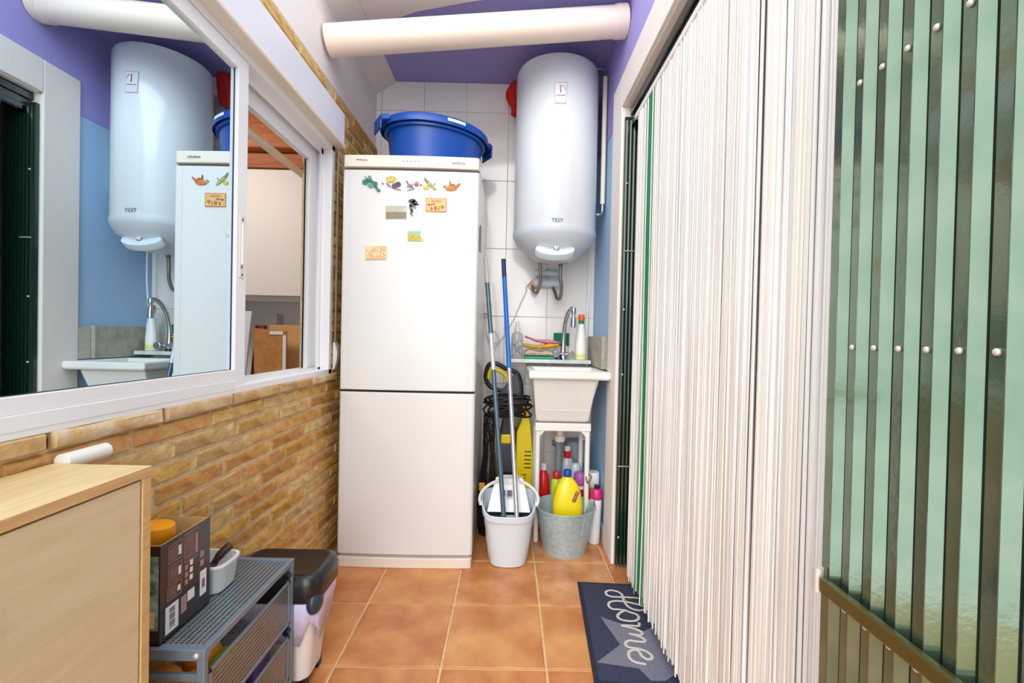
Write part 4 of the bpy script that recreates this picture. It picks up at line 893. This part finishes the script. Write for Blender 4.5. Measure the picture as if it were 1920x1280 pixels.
tag(gl.build('green_pepper', mat('green_pepper', (146, 158, 40), .4, var=.2, scale=20), origin=(-.63, 1.03, .234), smooth=60), 'yellow green pepper in the upper mesh drawer', 'pepper')
tag(MB().box(-.70, -.61, 1.12, 1.19, .085, .20).build('purple_packet', mat('purple_packet', (110, 84, 150), .4), origin=(-.65, 1.15, .085), bevel=.006), 'purple packet in the lower mesh drawer', 'packet')
tag(MB().box(-.66, -.600, 1.03, 1.05, .085, .215, None).build('paper_packet', WHITE, origin=(-.63, 1.04, .085), bevel=.003), 'white folded paper packet in the lower mesh drawer', 'packet')
tag(MB().box(-.72, -.60, .92, .99, .085, .17).build('amber_box', mat('amber_card', (220, 160, 60), .6), origin=(-.66, .95, .085), bevel=.004), 'amber carton at the near end of the lower mesh drawer', 'carton')

# black printed box on the unit
BB = mat('black_card', (30, 24, 28), .25, coat=.5); KR = mat('kraft_card', (214, 176, 116), .8, var=.1, scale=20)
bx_ = thing('printed_box', 'open black printed cardboard box on the mesh drawer unit', 'box', (-.735, .97, UZ+.001))
X0, X1, Y0, Y1, Z0, Z1 = -.793, -.678, .893, 1.042, UZ+.001, UZ+.198
q = MB().box(X1-.0022, X1, Y0, Y1, Z0, Z1).box(X0, X1-.0022, Y0, Y0+.0022, Z0, Z1).box(X0, X1-.0022, Y1-.0022, Y1, Z0, Z1).box(X0, X0+.0022, Y0+.0022, Y1-.0022, Z0, Z1).box(X0, X1, Y0, Y1, Z0, Z0+.002)
q.build('outer_walls', BB, bx_)
q = MB().box(X1-.0040, X1-.0023, Y0+.003, Y1-.003, Z0+.002, Z1+.0008).box(X0+.0023, X1-.004, Y0+.0023, Y0+.004, Z0+.002, Z1+.0008).box(X0+.0023, X1-.004, Y1-.004, Y1-.0023, Z0+.002, Z1+.0008).box(X0+.0023, X0+.004, Y0+.004, Y1-.004, Z0+.002, Z1+.0008)
q.build('kraft_lining', KR, bx_)
def decal(name, u0, u1, v0, v1, m, d=.0005):
    MB().box(X1-.0004, X1+d, Y0+(Y1-Y0)*u0, Y0+(Y1-Y0)*u1, Z0+(Z1-Z0)*v0, Z0+(Z1-Z0)*v1).build(name, m, bx_)
PK = mat('pinkish_print', (176, 130, 130), .5); TXT = picture_mat('tiny_text_print', [(60, 46, 50), (150, 116, 112), (40, 30, 34), (120, 92, 92)], 260, (1, 1, 5))
WP = mat('white_print', (236, 232, 234), .5)
def outline(u0, u1, v0, v1):
    e, f = .008, .006
    for a_ in ((u0, u1, v0, v0+f), (u0, u1, v1-f, v1), (u0, u0+e, v0, v1), (u1-e, u1, v0, v1)): decal('panel_outline', *a_, PK)
for u0, u1, v0, v1 in ((.14, .40, .76, .95), (.14, .40, .55, .73), (.13, .39, .38, .53), (.44, .74, .66, .97)):
    outline(u0, u1, v0, v1); decal('text_block', u0+.02, u1-.09, v0+.02, v1-.02, TXT); decal('tab_print', u1-.07, u1-.02, v0+.04, v1-.05, PK if u0 > .4 else WP)
for u, v in ((.46, .58), (.56, .60), (.46, .50), (.56, .52), (.46, .42), (.56, .44)): decal('icon', u, u+.06, v, v+.055, WP if u > .5 else PK)
for v in (.50, .60): decal('badge', .78, .86, v, v+.07, PK)
bar_ = decal('barcode_panel', .10, .34, .05, .33, WP)
for i in range(9): decal('barcode_line', .17, .27, .09+i*.024, .09+i*.024+(.014 if i % 3 else .008), BLACKP, .0008)
decal('white_panel', .52, .66, .22, .33, WP); decal('text_block', .39, .50, .14, .32, PK); decal('white_panel', .78, .92, .16, .44, WP); decal('text_block', .82, .88, .24, .34, GREYT, .0008)
decal('fold_line', .735, .742, .02, .95, mat('fold_grey', (90, 80, 84), .5))
MB().box(X1-.030, X1-.003, Y0-.0006, Y0+.0005, Z0+.03, Z1-.02).build('front_picture', picture_mat('teal_front_print', [(40, 50, 52), (120, 150, 140), (200, 210, 204)], 30), bx_)
MB().box(X1-.034, X1-.010, Y0-.0009, Y0+.0005, Z0+.035, Z0+.066).build('front_flowers', picture_mat('flower_print', [(200, 160, 60), (240, 226, 190), (180, 90, 60)], 160), bx_)
q = MB(); MM2 = Matrix.Translation((-.742, .965, UZ+.168)) @ Matrix.Rotation(R(6), 4, 'Y')
q.lathe([(.026, -.160), (.028, -.156), (.028, .0), (.031, .004), (.032, .032), (.029, .043), (.018, .046)], (0, 0, 0), 24, MM2)
tag(q.build('orange_jar', mat('orange_lid', (246, 158, 16), .35), origin=(-.742, .965, UZ+.006), smooth=40), 'jar with bright orange lid sticking out of the black box', 'jar')
tag(MB().box(-.705, -.684, .985, 1.034, UZ+.004, UZ+.183).build('cream_packet', CREAM, origin=(-.70, 1.0, UZ+.004), bevel=.004), 'cream packet inside the black printed box', 'packet')
# white plastic tub with brush
wb = thing('white_tub', 'small white plastic tub holding a brush, on the mesh unit', 'tub', (-.715, 1.105, UZ))
q = MB(); q.rings([[(-.722+x*s_, 1.108+y*s_*.85, z) for x, y in [(math.cos(2*math.pi*k/28)*((abs(math.cos(2*math.pi*k/28))**4+abs(math.sin(2*math.pi*k/28))**4)**-.25), math.sin(2*math.pi*k/28)*((abs(math.cos(2*math.pi*k/28))**4+abs(math.sin(2*math.pi*k/28))**4)**-.25)) for k in range(28)]] for s_, z in ((.044, UZ), (.047, UZ+.004), (.055, UZ+.062), (.058, UZ+.064), (.058, UZ+.069), (.052, UZ+.069), (.044, UZ+.006))])
q.build('tub', BKW, wb, smooth=50)
br = thing('brush', 'dark brown wooden brush handle poking out of the white tub', 'brush', (-.71, 1.11, UZ+.01))
MB().tube(smooth_path([(-.73, 1.10, UZ+.02), (-.705, 1.12, UZ+.07), (-.685, 1.135, UZ+.092)]), [.008]*6+[.010]*6+[.007], 10).build('handle', mat('dark_wood', (70, 42, 26), .5), br, smooth=60)
tag(MB().ball((-.715, 1.085, UZ+.052), .028, .02, .014, 14, 8).build('dark_sponge', mat('blue_black_sponge', (44, 46, 62), .7), origin=(-.715, 1.085, UZ+.038), smooth=60), 'blue black lump in the white tub beside the brush', 'sponge')

# ------------------------------------------------------------------ waste bin
bn = thing('waste_bin', 'white waste bin with black lid and lilac bag, in front of the refrigerator', 'bin', (-.655, 1.352, 0))
def rbox(cx, cy, hx, hy, z, r=.05, n=5):
    pts = []
    for qx, qy, a0 in ((1, 1, 0), (-1, 1, 90), (-1, -1, 180), (1, -1, 270)):
        for i in range(n+1):
            a = R(a0+90*i/n); pts.append((cx+qx*(hx-r)+r*math.cos(a), cy+qy*(hy-r)+r*math.sin(a), z))
    return pts
cx, cy = -.655, 1.352
MB().rings([rbox(cx, cy, .095, .062, .03, .03), rbox(cx, cy, .121, .080, .300, .04), rbox(cx, cy, .116, .075, .300, .036), rbox(cx, cy, .092, .059, .04, .03)]).build('body', mat('bin_white', (232, 224, 220), .5), bn, smooth=40)
for x in (cx-.078, cx+.078):
    for y in (cy-.045, cy+.045): MB().box(x-.012, x+.012, y-.012, y+.012, 0, .031).build('foot', BLACKP, bn)
q = MB(); top = rbox(cx, cy, .130, .089, .298, .04); rnd = random.Random(5); hem = []
for k_, (x, y, z) in enumerate(rbox(cx, cy, .1235, .0825, 0, .04)): hem.append((x, y, .178+.030*math.sin(k_*1.3)+rnd.uniform(-.015, .02)))
mid = [(cx+(x-cx)*(1.012+.02*math.sin(k_*2.2)), cy+(y-cy)*(1.012+.02*math.cos(k_*1.7)), .245) for k_, (x, y, z) in enumerate(rbox(cx, cy, .129, .088, 0, .04))]
q.rings([top, mid, hem], cap=(False, False)).build('bag', mat('lilac_film', (212, 206, 240), .35, bump=.3, bscale=40), bn, smooth=60, solid=.001)
LID = mat('black_lid', (34, 30, 32), .3)
MB().rings([rbox(cx, cy, .132, .091, .268, .04), rbox(cx, cy, .136, .095, .274, .045), rbox(cx, cy, .137, .096, .318, .045), rbox(cx, cy, .130, .089, .338, .04), rbox(cx, cy, .115, .075, .345, .035), rbox(cx, cy, .104, .064, .342, .03), rbox(cx, cy, .05, .03, .341, .02)]).build('lid', LID, bn, smooth=60)
MB().ball((cx+.116, cy-.062, .262), .022, .034, .036, 16, 10).build('lid_clip', mat('blue_black_clip', (40, 58, 72), .3), bn, smooth=60)
for o in bpy.data.objects:
    if '_o' in o: del o['_o']
